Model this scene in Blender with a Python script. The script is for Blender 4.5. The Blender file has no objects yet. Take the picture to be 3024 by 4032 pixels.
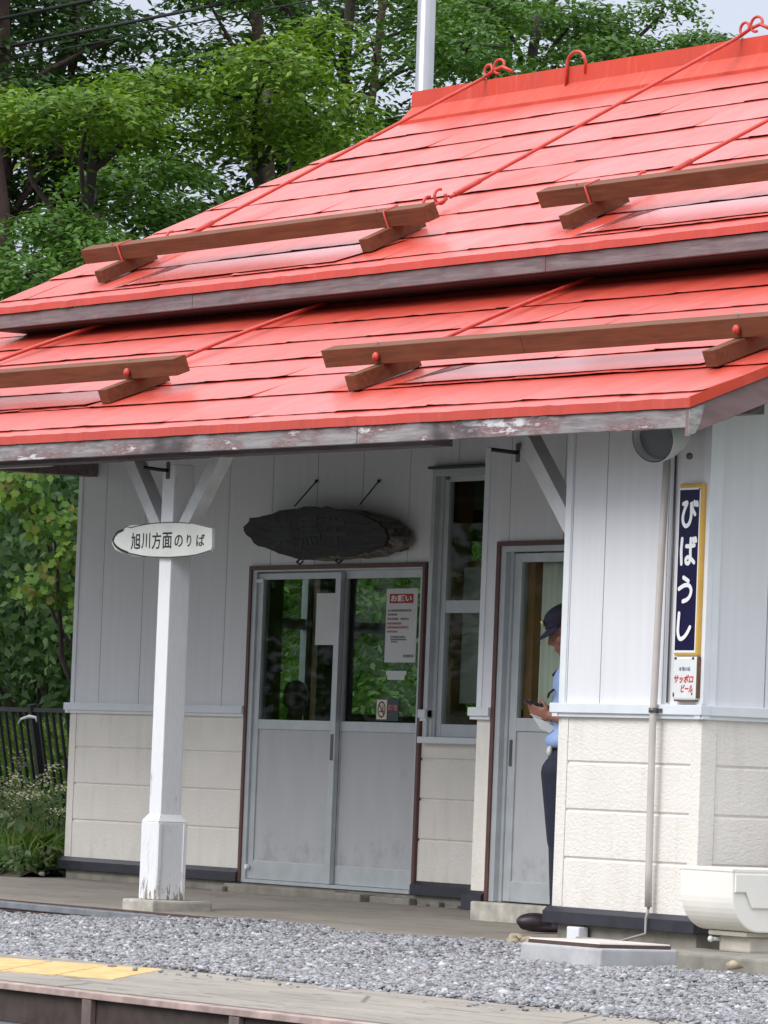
import bpy, bmesh, math, random
import numpy as np
from mathutils import Vector, Matrix

scene = bpy.context.scene
R = math.radians
rnd = random.Random(7)
rng = np.random.default_rng(11)

# ------------------------------------------------------------------ camera
cam_data = bpy.data.cameras.new("camera")
cam = bpy.data.objects.new("camera", cam_data)
scene.collection.objects.link(cam)
cam_data.sensor_fit = 'HORIZONTAL'
cam_data.sensor_width = 24.0
cam_data.lens = 24.0 * 21158.4 / 3024.0
cam_data.clip_start = 0.5
cam_data.clip_end = 2000
YAW, PITCH, ROLL = R(57.923), R(2.779), R(2.226)
fwd = Vector((-math.sin(YAW) * math.cos(PITCH), math.cos(YAW) * math.cos(PITCH), math.sin(PITCH)))
rgt = Vector((math.cos(YAW), math.sin(YAW), 0))
upv = rgt.cross(fwd)
r2 = math.cos(ROLL) * rgt + math.sin(ROLL) * upv
u2 = -math.sin(ROLL) * rgt + math.cos(ROLL) * upv
m = Matrix((r2, u2, -fwd)).transposed().to_4x4()
m.translation = Vector((21.7615, -15.5485, 0.7334))
cam.matrix_world = m
scene.camera = cam

# ------------------------------------------------------------------ world (overcast) and soft sun
SUN_EL, SUN_ROT = R(42), R(177)
world = bpy.data.worlds.new("World")
scene.world = world
world.use_nodes = True
nt = world.node_tree
nt.nodes.clear()
def wn(t, **kw):
    n = nt.nodes.new(t)
    for k, v in kw.items():
        setattr(n, k, v)
    return n
out = wn('ShaderNodeOutputWorld')
bg = wn('ShaderNodeBackground')
sky = wn('ShaderNodeTexSky', sky_type='NISHITA', sun_disc=False)
sky.sun_elevation = SUN_EL
sky.sun_rotation = SUN_ROT
bg.inputs['Strength'].default_value = 0.1
tc = wn('ShaderNodeTexCoord')
sep = wn('ShaderNodeSeparateXYZ')
nt.links.new(tc.outputs['Generated'], sep.inputs[0])
ramp = wn('ShaderNodeValToRGB')
ramp.color_ramp.elements[0].position = 0.0
ramp.color_ramp.elements[0].color = (2.3, 2.45, 3.0, 1)
e = ramp.color_ramp.elements.new(0.16); e.color = (4.2, 4.4, 5.1, 1)
e = ramp.color_ramp.elements.new(0.45); e.color = (9.5, 9.8, 10.7, 1)
ramp.color_ramp.elements[-1].position = 1.0
ramp.color_ramp.elements[-1].color = (15.0, 15.3, 16.2, 1)
nt.links.new(sep.outputs['Z'], ramp.inputs[0])
noi = wn('ShaderNodeTexNoise')
noi.inputs['Scale'].default_value = 3.0
noi.inputs['Detail'].default_value = 5.0
nt.links.new(tc.outputs['Generated'], noi.inputs['Vector'])
mr = wn('ShaderNodeMapRange')
mr.inputs['From Min'].default_value = 0.3; mr.inputs['From Max'].default_value = 0.7
mr.inputs['To Min'].default_value = 0.82; mr.inputs['To Max'].default_value = 1.18
nt.links.new(noi.outputs['Fac'], mr.inputs['Value'])
mul = wn('ShaderNodeMix', data_type='RGBA', blend_type='MULTIPLY')
mul.inputs[0].default_value = 1.0
nt.links.new(ramp.outputs['Color'], mul.inputs[6])
nt.links.new(mr.outputs['Result'], mul.inputs[7])
mixs = wn('ShaderNodeMix', data_type='RGBA')
mixs.inputs[0].default_value = 0.86
nt.links.new(sky.outputs['Color'], mixs.inputs[6])
nt.links.new(mul.outputs[2], mixs.inputs[7])
nt.links.new(mixs.outputs[2], bg.inputs['Color'])
nt.links.new(bg.outputs[0], out.inputs['Surface'])

sun_data = bpy.data.lights.new("sun", 'SUN')
sun_data.energy = 1.15
sun_data.angle = R(35)
sun_data.color = (1.0, 0.97, 0.92)
sun = bpy.data.objects.new("sun", sun_data)
scene.collection.objects.link(sun)
# light comes from the front right (camera side), high up
sd = Vector((0.04, -0.76, 0.68)).normalized()
sun.rotation_euler = sd.to_track_quat('Z', 'Y').to_euler()

scene.view_settings.view_transform = 'Standard'
scene.view_settings.look = 'None'
scene.view_settings.exposure = 0.78
scene.view_settings.gamma = 1.0
scene.cycles.max_bounces = 8
scene.cycles.transparent_max_bounces = 12

# ------------------------------------------------------------------ object helpers
COL = scene.collection

def tag(o, label=None, cat=None, group=None, kind=None):
    if label: o['label'] = label
    if cat: o['category'] = cat
    if group: o['group'] = group
    if kind: o['kind'] = kind
    return o

def empty(name, loc, label, cat, group=None):
    o = bpy.data.objects.new(name, None)
    COL.objects.link(o)
    o.location = loc
    o.empty_display_size = 0.1
    return tag(o, label, cat, group)

def finish(me, name, mat, parent, smooth=False):
    o = bpy.data.objects.new(name, me)
    COL.objects.link(o)
    if mat is not None:
        for mm in (mat if isinstance(mat, (list, tuple)) else [mat]):
            me.materials.append(mm)
    if parent is not None:
        o.parent = parent
        pw = Vector((0, 0, 0)); p = parent
        while p is not None:
            pw += p.location; p = p.parent
        o.location = -pw
    if smooth:
        me.polygons.foreach_set('use_smooth', [True] * len(me.polygons))
    return o

class MB:
    """collects simple solids, links them as ONE mesh object"""
    def __init__(s):
        s.bm = bmesh.new(); s.mi = 0
    def _mi(s, fs):
        for f in fs: f.material_index = s.mi
    def hexa(s, P, bevel=0.0):
        vs = [s.bm.verts.new(p) for p in P]
        q = [(0, 3, 2, 1), (4, 5, 6, 7), (0, 1, 5, 4), (1, 2, 6, 5), (2, 3, 7, 6), (3, 0, 4, 7)]
        fs = [s.bm.faces.new([vs[i] for i in k]) for k in q]
        s._mi(fs)
        if bevel > 0:
            es = list({e for f in fs for e in f.edges})
            bmesh.ops.bevel(s.bm, geom=es, offset=bevel, segments=2, profile=0.6, affect='EDGES', material=s.mi)
        return s
    def box(s, x0, x1, y0, y1, z0, z1, bevel=0.0):
        x0, x1 = sorted((x0, x1)); y0, y1 = sorted((y0, y1)); z0, z1 = sorted((z0, z1))
        return s.hexa([(x0, y0, z0), (x1, y0, z0), (x1, y1, z0), (x0, y1, z0),
                       (x0, y0, z1), (x1, y0, z1), (x1, y1, z1), (x0, y1, z1)], bevel)
    def bar(s, a, b, w, h, up=(0, 0, 1), bevel=0.0):
        a, b = Vector(a), Vector(b)
        d = (b - a).normalized(); u = Vector(up)
        sd_ = d.cross(u).normalized(); u = sd_.cross(d).normalized()
        P = []
        for c in (a, b):
            for sx, sz in ((-1, -1), (1, -1), (1, 1), (-1, 1)):
                P.append(c + sd_ * sx * w / 2 + u * sz * h / 2)
        return s.hexa([P[0], P[1], P[5], P[4], P[3], P[2], P[6], P[7]], bevel)
    def tube(s, pts, r, n=10, cap=True):
        pts = [Vector(p) for p in pts]
        rs = r if isinstance(r, (list, tuple)) else [r] * len(pts)
        rings = []
        t0 = (pts[1] - pts[0]).normalized()
        ref = Vector((0, 0, 1)) if abs(t0.z) < 0.9 else Vector((1, 0, 0))
        nrm = t0.cross(ref).normalized()
        for i, p in enumerate(pts):
            t = (pts[min(i + 1, len(pts) - 1)] - pts[max(i - 1, 0)]).normalized()
            nrm = (nrm - t * nrm.dot(t)).normalized()
            b = t.cross(nrm)
            rings.append([s.bm.verts.new(p + (nrm * math.cos(2 * math.pi * k / n) + b * math.sin(2 * math.pi * k / n)) * rs[i]) for k in range(n)])
        fs = []
        for A, B in zip(rings, rings[1:]):
            for k in range(n):
                fs.append(s.bm.faces.new((A[k], A[(k + 1) % n], B[(k + 1) % n], B[k])))
        for f in fs: f.smooth = True
        if cap:
            fs.append(s.bm.faces.new(list(reversed(rings[0])))); fs.append(s.bm.faces.new(rings[-1]))
        s._mi(fs)
        return s
    def prism(s, poly, off, bevel=0.0):
        """poly: 3D points (planar), off: extrusion vector"""
        off = Vector(off)
        a = [s.bm.verts.new(p) for p in poly]
        b = [s.bm.verts.new(Vector(p) + off) for p in poly]
        n = len(a)
        fs = [s.bm.faces.new(a), s.bm.faces.new(list(reversed(b)))]
        for i in range(n):
            fs.append(s.bm.faces.new((a[i], b[i], b[(i + 1) % n], a[(i + 1) % n])))
        s._mi(fs)
        bmesh.ops.recalc_face_normals(s.bm, faces=fs)
        if bevel > 0:
            es = list({e for f in fs[:2] for e in f.edges})
            bmesh.ops.bevel(s.bm, geom=es, offset=bevel, segments=2, profile=0.6, affect='EDGES', material=s.mi)
        return s
    def ell(s, c, r, rot=None, u=20, v=12):
        res = bmesh.ops.create_uvsphere(s.bm, u_segments=u, v_segments=v, radius=1.0)
        M = Matrix.Translation(Vector(c)) @ (rot.to_4x4() if rot is not None else Matrix.Identity(4)) @ Matrix.Diagonal((*r, 1))
        bmesh.ops.transform(s.bm, matrix=M, verts=res['verts'])
        fs = {f for vv in res['verts'] for f in vv.link_faces}
        for f in fs: f.smooth = True
        s._mi(fs)
        return s
    def build(s, name, mat, parent=None, smooth=False):
        me = bpy.data.meshes.new(name)
        s.bm.normal_update()
        s.bm.to_mesh(me); s.bm.free()
        return finish(me, name, mat, parent, smooth)

def mesh_np(name, V, F, mat, parent=None, smooth=False):
    """V (n,3) F (m,k) numpy"""
    me = bpy.data.meshes.new(name)
    n, k = F.shape
    me.vertices.add(len(V)); me.loops.add(n * k); me.polygons.add(n)
    me.vertices.foreach_set('co', np.ascontiguousarray(V, dtype=np.float32).ravel())
    me.loops.foreach_set('vertex_index', np.ascontiguousarray(F, dtype=np.int32).ravel())
    me.polygons.foreach_set('loop_start', np.arange(0, n * k, k, dtype=np.int32))
    me.update(calc_edges=True)
    return finish(me, name, mat, parent, smooth)

# ------------------------------------------------------------------ material helpers
class NM:
    def __init__(s, name):
        s.m = bpy.data.materials.new(name); s.m.use_nodes = True
        s.t = s.m.node_tree; s.b = s.t.nodes['Principled BSDF']; s.out = s.t.nodes['Material Output']
        s.tc = s.t.nodes.new('ShaderNodeTexCoord')
    def n(s, t, **kw):
        x = s.t.nodes.new(t)
        for k, v in kw.items(): setattr(x, k, v)
        return x
    def l(s, a, b): s.t.links.new(a, b)
    def vec(s, scale=(1, 1, 1), rot=(0, 0, 0)):
        mp = s.n('ShaderNodeMapping'); mp.inputs['Scale'].default_value = scale; mp.inputs['Rotation'].default_value = rot
        s.l(s.tc.outputs['Object'], mp.inputs['Vector']); return mp.outputs[0]
    def noise(s, scale, detail=4, rough=0.55, sc=(1, 1, 1), dist=0.0):
        x = s.n('ShaderNodeTexNoise'); x.inputs['Scale'].default_value = scale; x.inputs['Detail'].default_value = detail
        x.inputs['Roughness'].default_value = rough; x.inputs['Distortion'].default_value = dist
        s.l(s.vec(sc), x.inputs['Vector']); return x.outputs['Fac']
    def vor(s, scale, sc=(1, 1, 1), feature='F1'):
        x = s.n('ShaderNodeTexVoronoi', feature=feature); x.inputs['Scale'].default_value = scale
        s.l(s.vec(sc), x.inputs['Vector']); return x.outputs['Distance']
    def step(s, val, lo, hi):
        x = s.n('ShaderNodeMapRange'); x.inputs['From Min'].default_value = lo; x.inputs['From Max'].default_value = hi
        s.l(val, x.inputs['Value']); return x.outputs['Result']
    def math(s, op, a, b):
        x = s.n('ShaderNodeMath', operation=op)
        for i, v in enumerate((a, b)):
            if isinstance(v, (int, float)): x.inputs[i].default_value = v
            else: s.l(v, x.inputs[i])
        return x.outputs[0]
    def mix(s, f, a, b, blend='MIX'):
        x = s.n('ShaderNodeMix', data_type='RGBA', blend_type=blend)
        for i, v in ((0, f), (6, a), (7, b)):
            if isinstance(v, (int, float)): x.inputs[i].default_value = v
            elif isinstance(v, tuple): x.inputs[i].default_value = (*v, 1)
            else: s.l(v, x.inputs[i])
        return x.outputs[2]
    def island(s):
        return s.n('ShaderNodeNewGeometry').outputs['Random Per Island']
    def col(s, c):
        if isinstance(c, tuple): s.b.inputs['Base Color'].default_value = (*c, 1)
        else: s.l(c, s.b.inputs['Base Color'])
        return s
    def rough(s, r):
        if isinstance(r, (int, float)): s.b.inputs['Roughness'].default_value = r
        else: s.l(r, s.b.inputs['Roughness'])
        return s
    def set(s, **kw):
        for k, v in kw.items(): s.b.inputs[k.replace('_', ' ')].default_value = v
        return s
    def bump(s, h, strength=0.3, dist=0.01):
        x = s.n('ShaderNodeBump'); x.inputs['Strength'].default_value = strength; x.inputs['Distance'].default_value = dist
        s.l(h, x.inputs['Height']); s.l(x.outputs[0], s.b.inputs['Normal']); return s

def simple(name, c, rough=0.6, var=0.12, scale=6, metal=0.0, bump=0.0, bscale=40, spec=0.5):
    k = NM(name)
    nz = k.noise(scale, 5)
    k.col(k.mix(k.step(nz, 0.3, 0.7), tuple(x * (1 - var) for x in c), tuple(min(1, x * (1 + var)) for x in c)))
    k.rough(rough).set(Metallic=metal, Specular_IOR_Level=spec)
    if bump: k.bump(k.noise(bscale, 3), bump, 0.004)
    return k.m

M = {}
# upper wall: pale lilac grey metal siding with light dust streaks
k = NM('lilac_siding'); s1 = k.noise(3, 5, sc=(6, 6, .4)); s2 = k.noise(60, 3)
c = k.mix(k.step(s1, .35, .75), (.74, .745, .765), (.69, .695, .715))
k.col(c).rough(.5).bump(s2, .06, .002); M['siding'] = k.m
# lower wall: cream stucco-embossed panels
k = NM('cream_stucco'); w1 = k.noise(34, 2.5, .5, sc=(1, 1, 1.9), dist=.7); w2 = k.noise(4, 5); w3 = k.noise(3, 4, sc=(5, 5, .5)); w4 = k.noise(5, 6, .7, sc=(1.5, 1.5, .8))
c = k.mix(k.step(w2, .3, .7), (.79, .75, .69), (.735, .695, .64)); c = k.mix(k.math('MULTIPLY', k.step(w3, .55, .8), .28), c, (.5, .46, .38))
sz = k.n('ShaderNodeSeparateXYZ'); k.l(k.tc.outputs['Object'], sz.inputs[0])
c = k.mix(k.math('MULTIPLY', k.step(k.math('ADD', w4, k.math('MULTIPLY', k.step(sz.outputs['Z'], .40, .08), .14)), .60, .82), .28), c, (.46, .40, .31))
k.col(c).rough(.75).bump(k.step(w1, .3, .7), .38, .005); M['cream'] = k.m
M['belt'] = simple('pale_trim_metal', (.70, .735, .765), .42, .05)
M['cornertrim'] = simple('white_corner_trim', (.74, .765, .79), .42, .05)
M['plinth'] = simple('dark_base_flashing', (.028, .028, .038), .42, .25, 12)
M['alu'] = simple('dull_aluminium', (.50, .53, .545), .42, .08, 8, metal=.35)
k = NM('grey_door_panel'); g1 = k.noise(3, 6, .65, sc=(2, 2, .5)); g2 = k.noise(6, 6, .7); sz = k.n('ShaderNodeSeparateXYZ'); k.l(k.tc.outputs['Object'], sz.inputs[0])
c = k.mix(k.step(g1, .35, .7), (.45, .455, .47), (.40, .407, .425))
c = k.mix(k.math('MULTIPLY', k.step(k.math('ADD', g2, k.math('MULTIPLY', k.step(sz.outputs['Z'], .40, .13), .2)), .62, .8), .45), c, (.22, .205, .185))
k.col(c).rough(.5); M['kick'] = k.m
M['brownframe'] = simple('maroon_frame_paint', (.105, .045, .038), .5, .2, 14)
M['handle'] = simple('dark_handle_metal', (.12, .12, .125), .4, .1, 8, metal=.5)
# red roof paint
def redpaint(name, base, rough, coat=.0):
    k = NM(name)
    a = k.noise(1.6, 5, .6, sc=(2.2, .5, .5)); b_ = k.noise(20, 4, .6, sc=(1.5, .22, .22)); g = k.noise(5, 4)
    d = tuple(x * .74 for x in base); isl = k.island()
    c = k.mix(isl, tuple(x * 1.05 for x in base), tuple(x * .90 for x in base)); c = k.mix(k.math('MULTIPLY', k.step(a, .42, .7), .8), c, d)
    c = k.mix(k.math('MULTIPLY', k.step(b_, .55, .8), .30), c, (.62, .22, .19))
    k.col(c)
    k.rough(k.math('ADD', k.math('ADD', k.math('MULTIPLY', k.step(g, .3, .7), .14), k.math('MULTIPLY', isl, .10)), rough))
    k.set(Specular_IOR_Level=.5, Coat_Weight=coat, Coat_Roughness=.3)
    k.bump(k.math('ADD', k.noise(7, 3, sc=(1.6, .5, .5)), k.math('MULTIPLY', k.noise(90, 2), .15)), .14, .02)
    return k.m
M['red'] = redpaint('red_roof_paint', (.59, .066, .040), .28, .22)
M['redtrim'] = redpaint('red_trim_paint', (.60, .055, .022), .42)
M['redrod'] = simple('red_rod_paint', (.50, .055, .035), .42, .15, 20)
# worn patch: worn red under the snow beams, its pale sheen mixed into the colour
k = NM('worn_red_sheen'); mp = k.n('ShaderNodeMapping'); mp.inputs['Rotation'].default_value = (0, 0, -.75); mp.inputs['Scale'].default_value = (3.2, .6, .6); k.l(k.tc.outputs['Object'], mp.inputs['Vector']); tx = k.n('ShaderNodeTexNoise'); tx.inputs['Scale'].default_value = 5; tx.inputs['Detail'].default_value = 5; k.l(mp.outputs[0], tx.inputs['Vector']); a = tx.outputs['Fac']
k.col(k.mix(k.step(a, .44, .66), (.585, .066, .040), (.54, .115, .10))).rough(.26).set(Coat_Weight=.55, Coat_Roughness=.2); M['worn'] = k.m
# stained timber
k = NM('brown_stained_timber'); g1 = k.noise(22, 5, .6, sc=(.12, 1.5, 1.5), dist=.5); g2 = k.noise(3, 3)
c = k.mix(k.step(g1, .3, .7), (.185, .068, .030), (.105, .038, .018)); c = k.mix(k.math('MULTIPLY', k.step(g2, .55, .75), .4), c, (.19, .09, .05))
k.col(c).rough(.75).set(Specular_IOR_Level=.3).bump(g1, .25, .004); M['timber'] = k.m
# weathered fascia, paint mostly gone
k = NM('weathered_fascia'); g1 = k.noise(20, 6, .65, sc=(.16, 2, 2), dist=.6); g2 = k.noise(2.1, 6, .7, sc=(.8, 1, 2.5)); g3 = k.noise(.8, 4, sc=(1.2, 1, 2))
sx = k.n('ShaderNodeSeparateXYZ'); k.l(k.tc.outputs['Object'], sx.inputs[0]); wear = k.step(sx.outputs['X'], 0.5, 5.6)
c = k.mix(k.step(g1, .32, .66), (.36, .335, .335), (.17, .15, .155))
c = k.mix(k.math('MULTIPLY', k.step(g2, .50, .58), k.math('SUBTRACT', 1.0, k.math('MULTIPLY', wear, .6))), c, (.21, .125, .125))
c = k.mix(k.step(k.math('ADD', k.math('ADD', g2, k.math('MULTIPLY', g1, .3)), k.math('MULTIPLY', wear, .16)), .74, .80), c, (.60, .60, .61))
c = k.mix(k.math('MULTIPLY', k.step(g3, .58, .66), .85), c, (.05, .042, .045))
k.col(c).rough(.85).bump(g1, .5, .006); M['fascia'] = k.m
k = NM('grey_fascia'); g1 = k.noise(18, 6, .65, sc=(.14, 2, 2), dist=.6); g2 = k.noise(3, 5, .7)
c = k.mix(k.step(g1, .32, .68), (.23, .195, .20), (.105, .085, .09)); c = k.mix(k.math('MULTIPLY', k.step(g2, .5, .65), .5), c, (.16, .085, .085))
k.col(c).rough(.85).bump(g1, .4, .006); M['fascia_dark'] = k.m
k = NM('bargeboard_pink'); g1 = k.noise(14, 6, .65, sc=(2, .2, .6), dist=.6); g2 = k.noise(3, 5, .7)
c = k.mix(k.step(g1, .35, .65), (.235, .155, .155), (.16, .105, .105)); c = k.mix(k.step(g2, .6, .66), c, (.10, .075, .08))
k.col(c).rough(.8).bump(g1, .3, .005); M['barge'] = k.m
# old white post paint with chips
k = NM('peeling_white_paint'); a = k.noise(16, 6, .7, sc=(2, 2, .35), dist=.5); b_ = k.noise(2.5, 4, sc=(1, 1, .6)); e_ = k.noise(50, 4, sc=(3, 3, .3))
sz = k.n('ShaderNodeSeparateXYZ'); k.l(k.tc.outputs['Object'], sz.inputs[0]); low = k.step(sz.outputs['Z'], .13, -.02)
chip = k.math('MULTIPLY', k.step(k.math('ADD', a, k.math('MULTIPLY', low, .09)), .60, .65), k.step(k.math('ADD', b_, k.math('MULTIPLY', low, .2)), .42, .62))
c = k.mix(k.step(e_, .3, .8), (.80, .81, .82), (.70, .705, .715)); c = k.mix(chip, c, (.26, .215, .175))
k.col(c).rough(.55).bump(k.math('SUBTRACT', k.math('MULTIPLY', e_, .3), chip), .25, .004); M['postpaint'] = k.m
k = NM('bare_weathered_wood'); g1 = k.noise(16, 6, .7, sc=(2, .3, 1.4), dist=.6)
k.col(k.mix(k.step(g1, .36, .6), (.40, .39, .37), (.17, .155, .145))).rough(.85).bump(g1, .5, .006); M['barewood'] = k.m
M['bracepaint'] = simple('brace_white_paint', (.62, .63, .63), .6, .1, 9)
M['footing'] = simple('pale_footing_concrete', (.44, .415, .36), .9, .3, 9, bump=.3)
# concrete platform
k = NM('old_concrete'); a = k.noise(1.4, 6, .65, sc=(.35, 1.6, 1)); b_ = k.noise(9, 6, .65, sc=(.3, 2, 1), dist=.6); g = k.noise(60, 3)
c = k.mix(k.step(a, .3, .7), (.305, .272, .23), (.212, .188, .158)); c = k.mix(k.math('MULTIPLY', k.step(b_, .54, .62), .55), c, (.115, .10, .088))
c = k.mix(k.math('MULTIPLY', k.step(b_, .3, .42), -.0), c, (.3, .3, .3))
k.col(c).rough(.9).bump(k.math('ADD', b_, k.math('MULTIPLY', g, .4)), .3, .008); M['concrete'] = k.m
M['foundation'] = simple('foundation_concrete', (.24, .225, .19), .9, .25, 7, bump=.3)
k = NM('coping_concrete'); a = k.noise(2.2, 6, .65, sc=(.4, 2.2, 1)); b_ = k.noise(7, 6, .7, sc=(.35, 2.4, 1), dist=1.0)
c = k.mix(k.step(a, .3, .7), (.315, .285, .24), (.225, .202, .172)); c = k.mix(k.math('MULTIPLY', k.step(b_, .55, .62), .7), c, (.13, .11, .095)); cv = k.vor(1.3, sc=(.35, 1.6, 1), feature='DISTANCE_TO_EDGE'); c = k.mix(k.math('MULTIPLY', k.step(cv, .012, .0), .8), c, (.07, .06, .05))
k.col(c).rough(.9).bump(b_, .3, .008); M['coping'] = k.m
M['edge'] = simple('worn_rusty_edge', (.34, .25, .22), .6, .35, 9)
M['rustdark'] = simple('dark_rusty_boards', (.05, .034, .029), .8, .4, 9, bump=.2)
M['rustpost'] = simple('rusty_grey_post', (.15, .115, .10), .8, .3, 12)
M['railsteel'] = simple('grey_worn_rail', (.24, .25, .27), .45, .2, 10, metal=.4)
M['railrust'] = simple('rusty_rail_web', (.085, .052, .046), .8, .3, 16)
k = NM('gravel_stone'); r_ = k.island(); cr = k.n('ShaderNodeValToRGB'); k.l(r_, cr.inputs[0])
els = cr.color_ramp.elements; els[0].color = (.07, .067, .072, 1); els[1].position = 1; els[1].color = (.50, .50, .50, 1)
for p_, c_ in ((.12, (.18, .18, .186)), (.4, (.25, .25, .264)), (.72, (.335, .336, .35)), (.86, (.21, .185, .17)), (.93, (.42, .42, .425))):
    e = els.new(p_); e.color = (*c_, 1)
k.col(k.mix(k.math('MULTIPLY', k.step(k.noise(60, 3), .35, .7), .15), cr.outputs[0], (.4, .4, .42))).rough(.85); M['gravel'] = k.m
M['gravelbed'] = simple('gravel_dust', (.085, .083, .088), .95, .35, 40, bump=.5)
M['yellow'] = simple('yellow_tile', (.55, .37, .15), .8, .22, 9, bump=.1)
M['soil'] = simple('dark_soil', (.15, .125, .09), .95, .4, 8, bump=.5)
M['grassground'] = simple('grassy_ground', (.06, .10, .025), .95, .4, 3, bump=.5)
M['lampgrey'] = simple('lamp_grey_paint', (.52, .54, .55), .5, .08)
M['lampinner'] = simple('lamp_dark_glass', (.14, .15, .155), .25, .1)
M['conduit'] = simple('beige_conduit', (.52, .48, .45), .5, .08)
M['steelpipe'] = simple('bright_steel_pipe', (.30, .31, .33), .32, .05, 5, metal=.7)
M['wire'] = simple('wire_grey', (.3, .29, .27), .5)
M['black'] = simple('black_paint', (.012, .012, .016), .5, .2)
M['cable'] = simple('black_cable', (.01, .01, .012), .7)
M['navy'] = simple('navy_enamel', (.008, .005, .04), .35, .15, 5, spec=.2)
M['enamelyellow'] = simple('yellow_enamel', (.62, .37, .075), .3, .08, 10)
M['enamelwhite'] = simple('white_enamel', (.72, .75, .74), .25, .05, 8)
M['letterwhite'] = simple('white_lettering', (.82, .83, .83), .4, .02)
M['signred'] = simple('red_lettering', (.55, .03, .025), .4, .05)
M['signblack'] = simple('black_lettering', (.02, .02, .022), .6, .05)
M['signink'] = simple('faded_ink', (.16, .17, .22), .6, .1)
M['boardwhite'] = simple('aged_white_board', (.68, .69, .64), .6, .09, 5, bump=.1)
M['rust'] = simple('rust_edge', (.13, .065, .04), .8, .3, 30)
M['paper'] = simple('white_paper', (.60, .62, .61), .8, .03)
M['banner'] = simple('red_banner', (.38, .015, .018), .6, .05)
M['poster_red'] = simple('poster_red_ink', (.42, .09, .085), .7, .1)
M['poster_ink'] = simple('poster_black_ink', (.10, .10, .11), .7, .1)
M['greensticker'] = simple('dark_teal_sticker', (.012, .045, .05), .5, .1)
M['stickercream'] = simple('cream_sticker', (.66, .60, .48), .6, .04)
M['stickerred'] = simple('coral_sticker_ink', (.50, .14, .10), .6, .05)
k = NM('dark_carved_wood'); a = k.noise(9, 6, .65, sc=(.5, 1, 2), dist=.8)
k.col(k.mix(k.step(a, .35, .7), (.022, .017, .017), (.010, .008, .009))).rough(.6).bump(a, .6, .02); M['plaque'] = k.m
k = NM('rough_bark'); a = k.noise(13, 6, .7, sc=(1.5, 1, .8), dist=.8)
k.col(k.mix(k.step(a, .42, .6), (.24, .215, .18), (.055, .045, .04))).rough(.9).bump(a, .8, .03); M['bark_edge'] = k.m
k = NM('tree_bark'); a = k.noise(9, 6, .7, sc=(2, 2, .4))
k.col(k.mix(k.step(a, .35, .65), (.05, .036, .03), (.022, .017, .015))).rough(.9).bump(a, .6, .03); M['bark'] = k.m
k = NM('reddish_bark'); a = k.noise(9, 6, .7, sc=(2, 2, .4))
k.col(k.mix(k.step(a, .35, .65), (.075, .04, .033), (.035, .02, .018))).rough(.9).bump(a, .6, .03); M['bark_red'] = k.m
M['tub'] = simple('glossy_white_resin', (.82, .80, .735), .35, .05, 3)
M['tubfoot'] = simple('cream_foot_resin', (.62, .58, .49), .5, .15, 8)
M['whiteconc'] = simple('white_painted_concrete', (.43, .43, .435), .85, .2, 6, bump=.25)
M['lid'] = simple('pale_lid', (.60, .55, .51), .6, .1, 6)
M['lidedge'] = simple('brown_lid_edge', (.075, .045, .038), .7, .2, 20)
M['rubble'] = simple('ochre_rubble', (.36, .30, .21), .9, .3, 15, bump=.5)
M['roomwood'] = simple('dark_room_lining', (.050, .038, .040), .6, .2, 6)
M['roompost'] = simple('brown_room_post', (.22, .10, .035), .5, .25, 8)
M['roomfloor'] = simple('room_floor', (.12, .11, .10), .6, .2, 4)
M['roomwhite'] = simple('white_board_inside', (.72, .77, .72), .7, .06, 2)
M['curtain'] = simple('grey_green_curtain', (.80, .79, .68), .85, .08, 2)
M['skin'] = simple('skin', (.27, .115, .08), .5, .1, 12)
M['shirt'] = simple('light_blue_shirt', (.30, .42, .70), .8, .14, 9, bump=.9, bscale=14)
M['trouser'] = simple('navy_trousers', (.013, .015, .034), .8, .25, 9, bump=.9, bscale=11)
M['capcloth'] = simple('navy_cap_cloth', (.012, .01, .03), .8, .2, 20)
M['shoe'] = simple('dark_maroon_shoe', (.022, .012, .018), .45, .3, 30, bump=.15)
M['gold'] = simple('gold_badge', (.62, .52, .22), .35, .1, 60, metal=.4)
M['beltwhite'] = simple('pale_buckle', (.6, .6, .57), .5, .05)
M['phone'] = simple('black_phone', (.015, .012, .016), .25, .05)
M['hair'] = simple('dark_hair', (.03, .03, .034), .55, .3, 40)
M['dark_jacket'] = simple('dark_jacket', (.02, .022, .03), .85, .2)
# thin window glass: see-through, mirrors a little at grazing angles
k = NM('window_glass')
tr = k.n('ShaderNodeBsdfTransparent'); tr.inputs[0].default_value = (.86, .90, .88, 1)
gl = k.n('ShaderNodeBsdfGlossy'); gl.inputs['Roughness'].default_value = .015; gl.inputs[0].default_value = (.8, .85, .83, 1)
fr = k.n('ShaderNodeFresnel'); fr.inputs['IOR'].default_value = 1.30
gb = k.n('ShaderNodeNewGeometry')
mx = k.n('ShaderNodeMixShader'); k.l(k.math('MULTIPLY', fr.outputs[0], k.math('SUBTRACT', 1.0, gb.outputs['Backfacing'])), mx.inputs[0]); k.l(tr.outputs[0], mx.inputs[1]); k.l(gl.outputs[0], mx.inputs[2])
k.l(mx.outputs[0], k.out.inputs['Surface']); M['glass'] = k.m

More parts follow.
